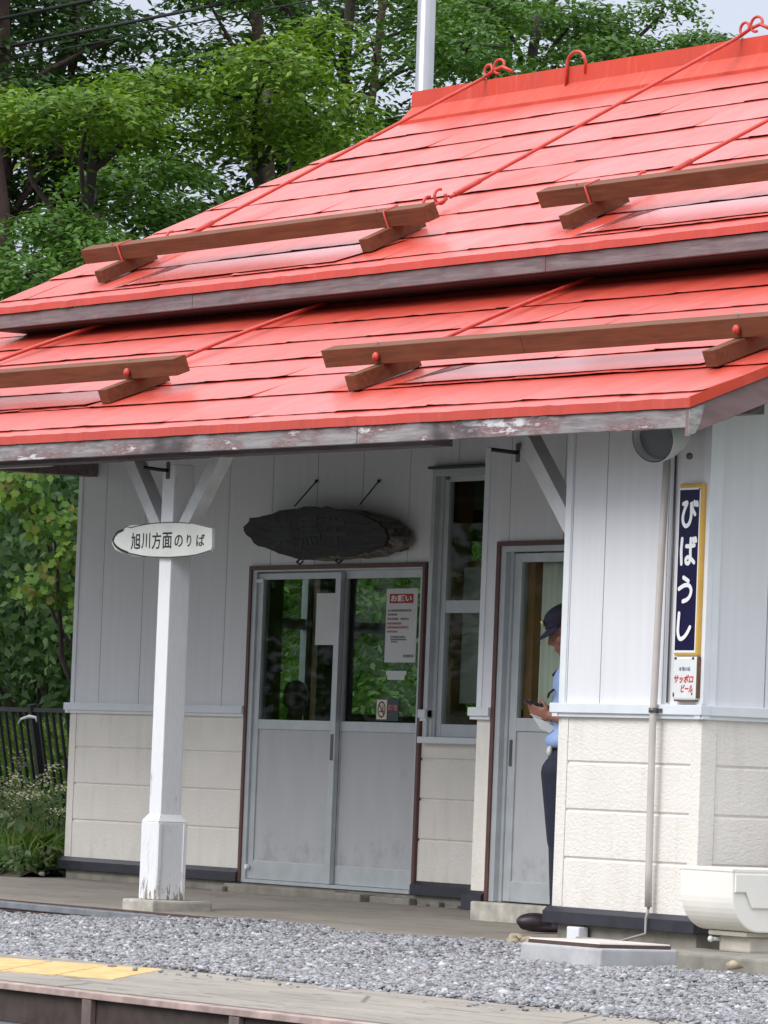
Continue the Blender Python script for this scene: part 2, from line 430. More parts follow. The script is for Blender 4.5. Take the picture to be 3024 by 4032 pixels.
def leafmat(name, cols, trans=.35):
    k = NM(name)
    r_ = k.island(); cr = k.n('ShaderNodeValToRGB'); k.l(r_, cr.inputs[0])
    els = cr.color_ramp.elements
    els[0].color = (*cols[0], 1); els[1].position = 1; els[1].color = (*cols[-1], 1)
    for i, c_ in enumerate(cols[1:-1]):
        e = els.new((i + 1) / (len(cols) - 1)); e.color = (*c_, 1)
    k.col(cr.outputs[0]).rough(.55).set(Specular_IOR_Level=.35)
    t_ = k.n('ShaderNodeBsdfTranslucent')
    k.l(k.mix(1.0, cr.outputs[0], (1.0, 1.0, .55), 'MULTIPLY'), t_.inputs[0])
    x = k.n('ShaderNodeMixShader'); x.inputs[0].default_value = trans
    k.l(k.b.outputs[0], x.inputs[1]); k.l(t_.outputs[0], x.inputs[2]); k.l(x.outputs[0], k.out.inputs['Surface'])
    return k.m
M['leaf_bright'] = leafmat('bright_leaf', [(.05, .12, .012), (.115, .225, .02), (.19, .30, .03), (.08, .17, .016)], .4)
M['leaf_mid'] = leafmat('mid_leaf', [(.040, .105, .016), (.065, .155, .02), (.10, .205, .03), (.05, .12, .02)], .38)
M['leaf_dark'] = leafmat('dark_leaf', [(.026, .068, .018), (.045, .105, .024), (.065, .14, .03), (.034, .08, .02)], .32)
M['leaf_maple'] = leafmat('maple_leaf', [(.04, .11, .014), (.07, .165, .016), (.125, .23, .02), (.17, .15, .035)], .35)
M['grass'] = leafmat('grass_blade', [(.09, .19, .03), (.145, .28, .045), (.21, .32, .075), (.11, .21, .035)], .35)
M['herb'] = leafmat('herb_leaf', [(.06, .13, .04), (.12, .21, .08), (.19, .27, .14), (.17, .17, .06)], .35)
M['bloom'] = leafmat('cream_bloom', [(.62, .60, .44), (.75, .73, .56), (.52, .54, .36), (.70, .68, .52)], .25)
M['lilacbloom'] = leafmat('lilac_bloom', [(.34, .22, .32), (.42, .30, .40), (.3, .2, .28), (.4, .3, .36)], .25)

# ------------------------------------------------------------------ text helper (built-in font turned into mesh)
def text_polys(ch, bold=0.0):
    cu = bpy.data.curves.new('lettering', 'FONT')
    cu.body = ch; cu.size = 1.0; cu.offset = bold; cu.resolution_u = 3
    o = bpy.data.objects.new('lettering', cu); COL.objects.link(o)
    dg = bpy.context.evaluated_depsgraph_get(); dg.update()
    me = bpy.data.meshes.new_from_object(o.evaluated_get(dg))
    V = np.array([v.co[:] for v in me.vertices]) if len(me.vertices) else np.zeros((0, 3))
    F = [tuple(p.vertices) for p in me.polygons]
    bpy.data.objects.remove(o); bpy.data.curves.remove(cu); bpy.data.meshes.remove(me)
    return V, F

class Lettering:
    """glyphs standing on a plane y=const facing -Y, one mesh"""
    def __init__(s, y): s.V = []; s.F = []; s.y = y
    def fit(s, ch, x0, x1, z0, z1, bold=0.0, shear=0.0):
        V, F = text_polys(ch, bold)
        if not len(V): return
        mn, mx_ = V.min(0), V.max(0)
        b0 = len(s.V)
        for v in V:
            a = (v[0] - mn[0]) / max(1e-6, mx_[0] - mn[0]); b_ = (v[1] - mn[1]) / max(1e-6, mx_[1] - mn[1])
            s.V.append((x0 + a * (x1 - x0) + shear * (b_ - .5) * (z1 - z0), s.y, z0 + b_ * (z1 - z0)))
        for f in F: s.F.append(tuple(b0 + i for i in f))
    def stroke(s, pts, r):
        # round-ended ribbon
        P = [Vector((p[0], p[1])) for p in pts]
        dense = []
        n = len(P)
        for i in range(n - 1):
            p0, p1, p2, p3 = P[max(i - 1, 0)], P[i], P[i + 1], P[min(i + 2, n - 1)]
            for t in np.linspace(0, 1, 8, endpoint=False):
                dense.append(.5 * ((2 * p1) + (p2 - p0) * t + (2 * p0 - 5 * p1 + 4 * p2 - p3) * t * t + (3 * p1 - p0 - 3 * p2 + p3) * t ** 3))
        dense.append(P[-1])
        L, Rr = [], []
        for i, p in enumerate(dense):
            t = (dense[min(i + 1, len(dense) - 1)] - dense[max(i - 1, 0)]).normalized()
            nn = Vector((-t.y, t.x))
            L.append(p + nn * r); Rr.append(p - nn * r)
        b0 = len(s.V)
        s.k = getattr(s, 'k', 0)
        for a, b_ in zip(L, Rr):
            s.k += 1; s.V += [(a.x, s.y - s.k * .000012, a.y), (b_.x, s.y - s.k * .000012, b_.y)]
        for i in range(len(L) - 1):
            s.F.append((b0 + 2 * i, b0 + 2 * i + 1, b0 + 2 * i + 3, b0 + 2 * i + 2))
        for p, off in ((dense[0], s.k * .000012 + .0001), (dense[-1], s.k * .000012 + .0002)):
            b0 = len(s.V); N = 14
            for q in range(N):
                s.V.append((p.x + r * math.cos(2 * math.pi * q / N), s.y - off, p.y + r * math.sin(2 * math.pi * q / N)))
            s.F.append(tuple(range(b0, b0 + N)))
    def rect(s, x0, x1, z0, z1):
        b0 = len(s.V); s.V += [(x0, s.y, z0), (x1, s.y, z0), (x1, s.y, z1), (x0, s.y, z1)]; s.F.append((b0, b0 + 1, b0 + 2, b0 + 3))
    def build(s, name, mat, parent, thick=.0015):
        bm = bmesh.new(); vs = [bm.verts.new(v) for v in s.V]
        for f in s.F:
            try: bm.faces.new([vs[i] for i in f])
            except ValueError: pass
        bm.normal_update()
        for f in bm.faces:
            if f.normal.y > 0: f.normal_flip()
        me = bpy.data.meshes.new(name); bm.to_mesh(me); bm.free()
        o = finish(me, name, mat, parent)
        md = o.modifiers.new('thickness', 'SOLIDIFY'); md.thickness = thick; md.offset = -1
        return o

# ================================================================== GROUND
D = 2.166        # plane of the recessed main wall
DD = 1.30        # plane of the narrow door wall
def zg(y):       # platform level
    return -.06 - .023 * (2.1 - y) if y > -.3 else -.1152 - .035 * (-.3 - y)

def sheet(name, xs, prof, mat, kind='structure', wob=0.0):
    V = []; F = []
    for x in xs:
        for (y, z) in prof: V.append((x, y, z + (rnd.uniform(-wob, wob) if wob else 0)))
    n = len(prof)
    for i in range(len(xs) - 1):
        for j in range(n - 1):
            F.append((i * n + j, (i + 1) * n + j, (i + 1) * n + j + 1, i * n + j + 1))
    return tag(mesh_np(name, np.array(V), np.array(F), mat), kind=kind)

sheet('ground', [-400, -60, -30, -14, 0, 20, 60, 400],
      [(-400, -1.05), (-30, -1.05), (-4.7, -1.0), (-4.6, -.98), (-4.12, -.9), (-4.05, -.395), (9.5, -.30), (14, -.2), (40, .3), (400, .6)], M['grassground'])
sheet('track_bed', [-300, -40, 0, 40, 300], [(-32, -1.02), (-4.75, -.955), (-4.25, -.86), (-4.18, -.72)], M['gravelbed'])
b = MB()
b.prism([(-16, y, z) for y, z in ((2.45, -.058), (1.2, -.0815), (-.28, -.1155), (-.28, -.39), (2.45, -.39))], (22, 0, 0))
tag(b.build('platform', M['concrete']), kind='structure')
gv = []; gf = []
gxs = np.linspace(-16, 9, 60); gys = np.linspace(-.285, -3.35, 16)
for x in gxs:
    for y in gys: gv.append((x, y, (zg(y) if y < -.3 else -.116) - .012 - .062 * min(1, max(0, (-3.6 - x) / 2.6)) * min(1, max(0, (y + 3.0) / 2.2)) - .022 * min(1, max(0, (x + 1.1) / .8)) * min(1, max(0, (y + 2.6) / 1.2)) + rnd.uniform(-.004, .004)))
for i in range(59):
    for j in range(15): gf.append((i * 16 + j, (i + 1) * 16 + j, (i + 1) * 16 + j + 1, i * 16 + j + 1))
tag(mesh_np('gravel_base', np.array(gv), np.array(gf), M['gravelbed']), kind='structure')
# coping strip along the platform edge
b = MB()
pr = [(-2.95, zg(-2.95) - .012), (-3.12, zg(-3.1) + .004), (-4.17, zg(-4.17)), (-4.17, -.40), (-2.95, -.40)]
b.prism([(-8, y, z) for y, z in pr], (20, 0, 0))
tag(b.build('platform_coping', M['coping']), kind='structure')

# gravel stones: one object
def icosa():
    t = (1 + 5 ** .5) / 2
    v = np.array([(-1, t, 0), (1, t, 0), (-1, -t, 0), (1, -t, 0), (0, -1, t), (0, 1, t), (0, -1, -t), (0, 1, -t), (t, 0, -1), (t, 0, 1), (-t, 0, -1), (-t, 0, 1)], float)
    v /= np.linalg.norm(v[0])
    f = np.array([(0, 11, 5), (0, 5, 1), (0, 1, 7), (0, 7, 10), (0, 10, 11), (1, 5, 9), (5, 11, 4), (11, 10, 2), (10, 7, 6), (7, 1, 8), (3, 9, 4), (3, 4, 2), (3, 2, 6), (3, 6, 8), (3, 8, 9), (4, 9, 5), (2, 4, 11), (6, 2, 10), (8, 6, 7), (9, 8, 1)])
    return v, f
def rand_rot(n):
    q = rng.normal(size=(n, 4)); q /= np.linalg.norm(q, axis=1)[:, None]
    w, x, y, z = q.T
    return np.stack([np.stack([1 - 2 * (y * y + z * z), 2 * (x * y - z * w), 2 * (x * z + y * w)], 1),
                     np.stack([2 * (x * y + z * w), 1 - 2 * (x * x + z * z), 2 * (y * z - x * w)], 1),
                     np.stack([2 * (x * z - y * w), 2 * (y * z + x * w), 1 - 2 * (x * x + y * y)], 1)], 1)
def stones(name, P, size, mat, parent=None):
    v, f = icosa(); n = len(P)
    sc = rng.uniform(.45, 1.4, (n, 1, 3)) * size[:, None, None]
    jit = 1 + rng.uniform(-.42, .36, (n, 12, 1))
    V = v[None] * jit * sc
    V = np.einsum('nij,nkj->nki', rand_rot(n), V)
    V[:, :, 2] *= .62
    V += P[:, None, :]
    F = f[None] + (np.arange(n) * 12)[:, None, None]
    return mesh_np(name, V.reshape(-1, 3), F.reshape(-1, 3), mat, parent)
N = 150000
gy = rng.uniform(-3.36, -.30, N)
# visible wedge with a margin on each side
gx = rng.uniform(0, 1, N) * 10.2 + (-7.2 + (-.6 - gy) * 1.72)
edge = -.33 + .05 * np.sin(gx * 3.1) + .04 * np.sin(gx * 7.7)
front = -3.12 + .07 * np.sin(gx * 2.3 + 1) + .05 * np.sin(gx * 6.1)
dens = np.clip((gy - front) / .12, 0, 1)
edge = np.where(gx < -4.4, np.minimum(edge, -.47 + .03 * np.sin(gx * 5.3) + .05 * np.clip((gx + 6) / 1.6, 0, 1)), edge)
keep = (gy < edge) & (rng.uniform(0, 1, N) < dens * 1.0 + .03)
# leave room for the painted concrete box and the kerb slab
keep &= ~((gx > -.16) & (gx < .56) & (gy > -.94) & (gy < -.48))
gx, gy = gx[keep], gy[keep]
sink = -.062 * np.clip((-3.6 - gx) / 2.6, 0, 1) * np.clip((gy + 3.0) / 2.2, 0, 1)
sink = sink - .022 * np.clip((gx + 1.1) / .8, 0, 1) * np.clip((gy + 2.6) / 1.2, 0, 1)
gz = sink + np.array([-.1152 - .035 * (-.3 - y) for y in gy]) + rng.uniform(-.010, .012, len(gx)) + .008 * np.sin(gx * 2.1) * np.sin(gy * 3.3)
size = rng.uniform(.0068, .0152, len(gx)) * np.where(rng.uniform(0, 1, len(gx)) < .12, 1.5, 1) * np.where(rng.uniform(0, 1, len(gx)) < .06, 1.35, 1)
tag(stones('gravel', np.stack([gx, gy, gz], 1), size, M['gravel']), 'grey gravel between the platform concrete and the coping', 'gravel', kind='stuff')

# disused rail sunk in the gravel next to the concrete
b = MB(); b.mi = 0
for (xa, xb, dz0, dz1) in ((-16, -4.6, 0, 0), (-4.6, -.16, 0, -.018)):
    pass
rail = empty('sunken_rail', (-8, -.36, -.12), 'worn grey rail sunk in the gravel along the edge of the concrete', 'rail')
b = MB().hexa([(-15, -.41, -.130), (-.2, -.41, -.172), (-.2, -.335, -.172), (-15, -.335, -.130), (-15, -.408, -.088), (-.2, -.408, -.133), (-.2, -.337, -.133), (-15, -.337, -.088)], .006)
b.build('rail_head', M['railsteel'], rail)
b = MB().hexa([(-15, -.40, -.17), (-4.7, -.40, -.17), (-4.7, -.35, -.17), (-15, -.35, -.17), (-15, -.40, -.131), (-4.7, -.40, -.1625), (-4.7, -.35, -.1625), (-15, -.35, -.131)])
b.box(-15, -3.2, -.325, -.295, -.17, -.108)
b.build('rail_web', M['railrust'], rail)

# platform edge: pale angle strip over dark boards held by posts
pe = empty('platform_edging', (2, -4.25, -.25), 'rusty worn edge strip over dark boards along the platform front', 'platform edge')
b = MB().hexa([(-6, -4.265, -.284), (10, -4.265, -.284), (10, -4.195, -.284), (-6, -4.195, -.284), (-6, -4.262, -.256), (10, -4.262, -.256), (10, -4.195, -.254), (-6, -4.195, -.254)], .003)
b.build('edge_strip', M['edge'], pe)
b = MB().box(-6, 10, -4.232, -4.215, -.425, -.286)
b.build('face_board', M['rustdark'], pe)
for i in range(-4, 6):
    x = 1.50 + 1.245 * i
    MB().box(x - .04, x + .04, -4.262, -4.234, -.46, -.2865, .004).build('edge_post', M['rustpost'], pe)
b = MB().box(-6, 10, -4.225, -4.19, -.60, -.428)
b.build('lower_board', M['railsteel'], pe)

# yellow tactile tiles on the coping
td = Vector((-.40, -.074, 0)); tof = Vector((-.60, .60, 0)); tF = Vector((.80, -3.735, 0))
for i in range(6):
    P_ = [tF + td * (i + .985), tF + td * (i + .015), tF + td * (i + .015) + tof, tF + td * (i + .985) + tof]
    b = MB().hexa([(p.x, p.y, zg(p.y) - .02) for p in P_] + [(p.x, p.y, zg(p.y) + .006) for p in P_], .003)
    lab = ['flat yellow paving tile at the right end of the row on the platform edge', 'flat yellow paving tile second from the right end of the row',
           'flat yellow paving tile third from the right end of the row'][i] if i < 3 else 'flat yellow paving tile in the left part of the row by the platform edge'
    tag(b.build('tactile_tile', M['yellow']), lab, 'paving tile', 'yellow tiles along the platform edge')

# ================================================================== BUILDING
B = empty('station_building', (-5, 2, 0), 'small wooden station building with red roofs, lilac and cream walls', 'building')

class Wall:
    """a along the wall, d outwards, z up"""
    def __init__(s, o, u, n): s.o = Vector(o); s.u = Vector(u); s.n = Vector(n)
    def p(s, a, d, z): q = s.o + s.u * a + s.n * d; return (q.x, q.y, z)
    def box(s, b, a0, a1, d0, d1, z0, z1, bevel=0.0):
        return b.hexa([s.p(a0, d1, z0), s.p(a1, d1, z0), s.p(a1, d0, z0), s.p(a0, d0, z0),
                       s.p(a0, d1, z1), s.p(a1, d1, z1), s.p(a1, d0, z1), s.p(a0, d0, z1)], bevel)
    def panels(s, b, a0, a1, z0, z1, joints, openings=(), gap=.007, d0=-.02, d1=0.0):
        bx = sorted({a0, a1, *[j for j in joints if a0 < j < a1], *[q for o in openings for q in o[:2] if a0 < q < a1]})
        bz = sorted({z0, z1, *[q for o in openings for q in o[2:] if z0 < q < z1]})
        js = set(joints)
        for xa, xb in zip(bx, bx[1:]):
            # merge vertically where not cut
            for za, zb in zip(bz, bz[1:]):
                cx, cz = (xa + xb) / 2, (za + zb) / 2
                if any(o[0] < cx < o[1] and o[2] < cz < o[3] for o in openings): continue
                s.box(b, xa + (gap / 2 if xa in js else 0), xb - (gap / 2 if xb in js else 0), d0, d1, za, zb)
    def slanted(s, b, a0, a1, z0, joints, gap=.007, d0=-.02, d1=0.0, drop=.10):
        # panels of a wall running along Y, cut under the canopy slope
        xs = sorted({a0, a1, *[j for j in joints if a0 < j < a1]})
        for xa, xb in zip(xs, xs[1:]):
            ya, yb = xa + (gap / 2 if xa in joints else 0), xb - (gap / 2 if xb in joints else 0)
            t = lambda y: 2.597 + .40 * (min(y, 2.146) + .6) - drop
            b.prism([s.p(ya, d0, z0), s.p(yb, d0, z0), s.p(yb, d0, t(yb)), s.p(ya, d0, t(ya))], s.n * (d1 - d0))
    def grooved(s, b, a0, a1, z0, z1, grooves, d0=-.03, gd=.011, gh=.011):
        prof = [(0.0, z0)]
        for g in grooves:
            if z0 + .02 < g < z1 - .02:
                prof += [(0, g - gh), (-gd * .8, g - gh * .3), (-gd, g), (-gd * .8, g + gh * .3), (0, g + gh)]
        prof += [(0, z1), (d0, z1), (d0, z0)]
        b.prism([s.p(a0, d, z) for d, z in prof], s.u * (a1 - a0))

front = Wall((0, D, 0), (1, 0, 0), (0, -1, 0))      # main wall, a = X
doorw = Wall((0, DD, 0), (1, 0, 0), (0, -1, 0))     # narrow door wall
wing = Wall((0, 0, 0), (1, 0, 0), (0, -1, 0))       # wing front
side = Wall((0, 0, 0), (0, 1, 0), (1, 0, 0))        # wing right side, a = Y
lend = Wall((-10.42, 0, 0), (0, 1, 0), (-1, 0, 0))  # left gable end
steps = Wall((-1.26, 0, 0), (0, 1, 0), (-1, 0, 0))  # wing left side
stepd = Wall((-4.03, 0, 0), (0, 1, 0), (-1, 0, 0))  # jog left side

G = [.335, .582, .827]
ZB0, ZB1 = 1.072, 1.130
DOOR = (-8.075, -5.965, -.1, 2.03)
WIN = (-5.93, -4.4, .93, 2.60)
DR2 = (-3.86, -2.9, -.1, 2.075)
LW1 = (3.71, 4.0, 1.02, 2.45); LW2 = (4.34, 5.75, 1.10, 2.45)

def piece(name, mat, fn):
    b = MB(); fn(b); return b.build(name, mat, B)
# upper siding, one part per wall
fj = [-10.045 + .5475 * i for i in range(11)]
for fn in (lambda b: front.panels(b, -10.42, -4.03, ZB1, 3.60, fj, [DOOR, WIN]),
           lambda b: doorw.panels(b, -4.03, -1.26, ZB1, 3.25, [-3.77, -3.22, -2.68, -2.1, -1.6], [DR2]),
           lambda b: wing.panels(b, -1.26, 0, ZB1, 2.76, [-1.205, -.905, -.352]),
           lambda b: side.slanted(b, 0.02, D + .3, ZB1, [.378, .92, 1.47, 2.0]),
           lambda b: steps.slanted(b, 0.02, DD, ZB1, [.5, 1.05]),
           lambda b: stepd.slanted(b, DD + .02, D, ZB1, [1.7]),
           lambda b: lend.panels(b, D + .02, 8.2, ZB1, 3.5, [2.7, 3.25, 6.2, 6.8, 7.4], [LW1, LW2]),
           lambda b: b.prism([(-10.42, D + .02, 3.5), (-10.42, 8.2, 3.5), (-10.42, 8.2, 3.8), (-10.42, 5.0, 5.3), (-10.42, D + .02, 3.9)], (.04, 0, 0))):
    piece('upper_siding', M['siding'], fn)
for fn in (lambda b: front.panels(b, -10.40, -4.03, ZB0, 3.58, [], [DOOR, WIN], 0, -.09, -.018),
           lambda b: doorw.panels(b, -4.0, -1.26, -.1, 3.25, [], [DR2], 0, -.09, -.018),
           lambda b: wing.panels(b, -1.24, -.02, ZB0, 2.74, [], [], 0, -.09, -.018),
           lambda b: side.slanted(b, .1, D + .3, ZB0, [], 0, -.09, -.018, .12),
           lambda b: lend.panels(b, D + .11, 8.2, -.1, 3.5, [], [LW1, LW2], 0, -.09, -.018)):
    piece('wall_backing', M['plinth'], fn)
for fn in (lambda b: front.grooved(b, -10.335, DOOR[0], .084, ZB0, G), lambda b: front.grooved(b, DOOR[1], WIN[0] + .06, .084, ZB0, G),
           lambda b: front.grooved(b, WIN[0] + .06, -4.03, .084, .925, G), lambda b: doorw.grooved(b, -4.03, DR2[0], .084, ZB0, []),
           lambda b: doorw.grooved(b, DR2[1], -1.26, .084, ZB0, G), lambda b: wing.grooved(b, -1.175, -.085, .084, ZB0, G),
           lambda b: side.grooved(b, .095, 2.4, .084, ZB0, G), lambda b: lend.grooved(b, D + .09, 8.2, .084, .99, G),
           lambda b: steps.grooved(b, .03, DD, .084, ZB0, G), lambda b: stepd.grooved(b, DD + .03, D, .084, ZB0, G)):
    piece('cream_cladding', M['cream'], fn)
for fn in (lambda b: front.box(b, -10.425, -10.338, -.03, .004, .084, ZB0, .003), lambda b: lend.box(b, D, D + .088, -.03, .005, .084, ZB0, .003),
           lambda b: wing.box(b, -1.265, -1.178, -.03, .004, .084, ZB0, .003), lambda b: wing.box(b, -.082, .004, -.03, .004, .084, ZB0, .003),
           lambda b: side.box(b, -.003, .092, -.03, .0045, .084, ZB0, .003)):
    piece('cream_corner', M['cream'], fn)
for fn in (lambda b: front.box(b, -10.426, -10.375, -.03, .008, ZB1, 3.58, .003), lambda b: wing.box(b, -1.268, -1.215, -.03, .008, ZB1, 2.74, .003),
           lambda b: wing.box(b, -.05, .010, -.03, .008, ZB1, 2.74, .003), lambda b: side.box(b, -.006, .075, -.03, .0085, ZB1, 2.80, .003),
           lambda b: doorw.box(b, -4.035, -3.985, -.03, .008, ZB1, 2.62, .003)):
    piece('corner_trim', M['cornertrim'], fn)
for w, a0, a1 in ((front, -10.46, DOOR[0]), (front, DOOR[1], WIN[0] + .045), (doorw, -4.075, DR2[0]), (doorw, DR2[1], -1.26), (wing, -1.303, .043), (side, -.038, 2.4), (lend, D - .038, 3.6), (steps, -.038, DD)):
    piece('belt_course', M['belt'], lambda b: (w.box(b, a0, a1, -.02, .040, ZB0 + .008, ZB1, .004), w.box(b, a0 + .004, a1 - .004, -.02, .026, ZB0 - .012, ZB0 + .0085, .002)))
for w, a0, a1, z0 in ((front, -10.46, DOOR[0], 0), (front, DOOR[1] - .02, -4.03, 0), (doorw, -4.075, DR2[0] - .01, -.03), (doorw, DR2[1], -1.26, 0), (wing, -1.302, .039, 0), (side, .002, 2.4, 0), (lend, D + .002, 8.2, 0), (steps, .002, DD - .04, 0)):
    piece('plinth_flashing', M['plinth'], lambda b: b.prism([w.p(a0, d, z) for d, z in ((-.03, .086), (.006, .084), (.034, .060), (.036, .058), (.036, z0), (-.03, z0))], w.u * (a1 - a0)))
for q in ((-10.40, -4.03, D, D + .2, -.3, -.002), (-4.0, -1.26, DD + .03, DD + .2, -.3, -.032), (-1.24, -.012, .02, .25, -.3, -.002), (-.19, -.014, .2505, 2.4, -.32, -.003), (-10.40, -10.2, D + .201, 8.2, -.3, -.002)):
    piece('foundation', M['foundation'], lambda b: b.box(*q, .004))
for q in ((-8.12, -6.75, D - .10, D - .001, -.2, -.012), (-6.74, -6.42, D - .12, D - .001, -.2, -.018), (-6.41, -5.95, D - .06, D - .001, -.2, -.024), (-8.2, -8.06, D - .14, D - .101, -.2, -.03)):
    piece('threshold_stone', M['foundation'], lambda b: b.box(*q, .012))
for i in range(9):
    x = -5.9 + i * .16
    q = (x, x + rnd.uniform(.1, .15), D - rnd.uniform(.01, .05), D - .001, -.2, -.03 - rnd.uniform(0, .03))
    piece('threshold_stone', M['foundation'], lambda b: b.box(*q, .01))
piece('side_door_step', M['footing'], lambda b: b.box(-3.94, -1.30, DD - .06, DD + .029, -.25, .026, .012))

# ---- double sliding door
FR = Wall((0, D, 0), (1, 0, 0), (0, -1, 0))
b = MB()
FR.box(b, -8.080, -8.046, -.09, .022, .0, 2.034, .003); FR.box(b, -5.998, -5.966, -.09, .022, .0, 2.034, .003)
FR.box(b, -8.0455, -5.9985, -.09, .022, 2.006, 2.034, .003)
b.build('door_casing', M['brownframe'], B)
b = MB()
FR.box(b, -8.0455, -7.995, -.09, .012, .0, 2.0055); FR.box(b, -6.028, -5.9985, -.09, .012, .0, 2.0055)
FR.box(b, -7.9948, -6.0282, -.09, .012, 1.995, 2.0055); FR.box(b, -7.9948, -6.0282, -.09, -.04, 1.955, 1.9948)
FR.box(b, -7.9948, -6.0282, -.09, .015, .0, .022)
b.build('door_frame', M['alu'], B)
def leaf(a0, a1, d, lab=None):
    # stiles, rails
    z0, z1 = .024, 1.985
    b = MB(); t = .034; st = .062
    FR.box(b, a0, a0 + st, d - t, d, z0, z1, .003); FR.box(b, a1 - st, a1, d - t, d, z0, z1, .003)
    i0, i1 = a0 + st + .0004, a1 - st - .0004
    FR.box(b, i0, i1, d - t, d - .001, z0, .142, .003); FR.box(b, i0, i1, d - t, d - .001, .985, 1.047, .003); FR.box(b, i0, i1, d - t, d - .001, 1.945, z1, .003)
    o = b.build('sliding_door', M['alu'], B)
    g = MB(); FR.box(g, i0 - .002, i1 + .002, d - .022, d - .017, 1.046, 1.946); g.build('glass_pane', M['glass'], o)
    g = MB(); FR.box(g, i0 - .002, i1 + .002, d - .024, d - .012, .141, .986); g.build('kick_panel', M['kick'], o)
    g = MB(); FR.box(g, a1 - .048, a1 - .014, d - .002, d + .004, .80, .965, .003); g.build('handle', M['handle'], o)
    return o
leaf(-7.994, -6.985, -.002); leaf(-7.045, -6.030, -.040)
b = MB(); FR.box(b, -8.0, -7.92, -.002, .012, 1.925, 1.950, .004); b.tube([FR.p(-7.965, .0, .10), FR.p(-7.965, .03, .10)], .016, 10); b.build('door_stop', M['cornertrim'], B)

# ---- tall window beside the door
b = MB(); W0, W1 = WIN[0], WIN[1]
FR.box(b, W0 + .005, W1, -.09, .022, 2.558, 2.600, .003); FR.box(b, W0 + .005, W0 + .045, -.09, .022, .966, 2.5575, .003)
FR.box(b, W0 + .046, W0 + .085, -.09, -.012, .966, 2.5575)
FR.box(b, W0 + .086, W0 + .135, -.06, -.022, .966, 2.54, .003)
FR.box(b, W0 + .1355, W1, -.06, -.024, 2.525, 2.5575, .003); FR.box(b, W0 + .1355, W1, -.06, -.024, 1.722, 1.800, .003); FR.box(b, W0 + .1355, W1, -.06, -.024, .966, 1.045, .003)
wo = b.build('tall_window', M['alu'], B)
g = MB(); FR.box(g, W0 + .134, W1, -.045, -.040, 1.044, 1.723); FR.box(g, W0 + .134, W1, -.045, -.040, 1.799, 2.526); g.build('glass_pane', M['glass'], wo)
g = MB(); FR.box(g, W0 - .0, W1, -.05, .060, .925, .9645, .005); g.build('sill', M['belt'], wo)
g = MB(); FR.box(g, W0 - .01, W1, -.05, .05, 2.6005, 2.618, .004); g.build('drip_cap', M['plinth'], wo)

# ---- narrow side door
FD = doorw
b = MB()
FD.box(b, -3.862, -3.826, -.09, .022, .03, 2.078, .003); FD.box(b, -3.8255, -2.9, -.09, .022, 2.050, 2.078, .003)
b.build('side_door_casing', M['brownframe'], B)
b = MB()
FD.box(b, -3.8255, -3.775, -.09, .012, .03, 2.0495); FD.box(b, -3.7745, -2.9, -.09, .012, 2.018, 2.0495); FD.box(b, -3.7745, -3.745, -.09, -.02, .03, 2.0175)
b.build('side_door_frame', M['alu'], B)
b = MB(); d = -.03
FD.box(b, -3.744, -3.672, d - .034, d, .034, 2.010, .003); FD.box(b, -2.97, -2.9, d - .034, d, .034, 2.010, .003)
for za, zb in ((.034, .150), (1.0, 1.075), (1.960, 2.010)): FD.box(b, -3.6715, -2.9705, d - .034, d - .001, za, zb, .003)
sd_o = b.build('side_door', M['alu'], B)
g = MB(); FD.box(g, -3.673, -2.969, d - .022, d - .017, 1.074, 1.961); g.build('glass_pane', M['glass'], sd_o)
g = MB(); FD.box(g, -3.673, -2.969, d - .024, d - .012, .149, 1.001); g.build('kick_panel', M['kick'], sd_o)
g = MB(); FD.box(g, -3.725, -3.70, d - .002, d + .006, .80, .95, .003); g.build('handle', M['handle'], sd_o)
# curtain behind the side door
V = []; F = []
for i in range(90):
    a = -3.62 + i * .009
    off = .018 * math.sin(i * .55) + .01 * math.sin(i * 1.37)
    for z in (1.0, 1.35, 1.7, 2.05): V.append((a, DD + .115 + off * (1.15 - .2 * z), z))
for i in range(89):
    for j in range(3): F.append((i * 4 + j, (i + 1) * 4 + j, (i + 1) * 4 + j + 1, i * 4 + j + 1))
cu = mesh_np('curtain', np.array(V), np.array(F), M['curtain'], B, True)
cu.modifiers.new('cloth', 'SOLIDIFY').thickness = .004
MB().box(-3.675, -3.60, DD + .075, DD + .16, .9, 2.06, .004).build('inner_door_post', M['roompost'], B)
MB().box(-3.75, -2.9, DD + .30, DD + .33, 0, 2.2).build('inner_screen', M['roomwood'], B)

# ---- waiting room behind the glass
b = MB(); b.box(-10.32, -1.3, D + .095, 7.9, -.02, .012); b.build('room_floor', M['roomfloor'], B)
b = MB(); b.box(-10.32, .0, D + .095, 8.1, 2.62, 2.68); b.box(-10.3, 3.5, 8.0, 8.1, -.3, 3.7); b.box(-4.0, -3.95, D + .1, 8.0, 0, 2.62)
b.box(-10.325, -10.315, D + .1, 3.70, .012, 2.62); b.box(-10.325, -10.315, 4.07, 4.31, .012, 2.62); b.box(-10.325, -10.315, 5.78, 8.0, .012, 2.62)
b.box(-10.325, -10.315, 3.70, 4.07, .012, 1.0); b.box(-10.325, -10.315, 4.31, 5.78, .012, 1.08)
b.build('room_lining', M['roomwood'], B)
b = MB(); b.box(-10.31, -10.23, 4.0, 4.065, .012, 2.62, .004); b.box(-6.34, -6.085, 2.44, 2.56, .012, 2.62, .01); b.box(-10.31, -10.25, 3.66, 3.72, .012, 2.62, .004)
b.build('room_post', M['roompost'], B)
b = MB(); b.box(-6.08, -5.0, 2.50, 2.53, 1.18, 2.02, .004); b.build('room_screen', M['roomwhite'], B)
b = MB(); b.box(-6.08, -5.0, 2.48, 2.56, 2.022, 2.06, .004); b.box(-6.08, -5.0, 2.42, 2.62, .0, 1.10, .004); b.build('ticket_counter', M['roompost'], B)
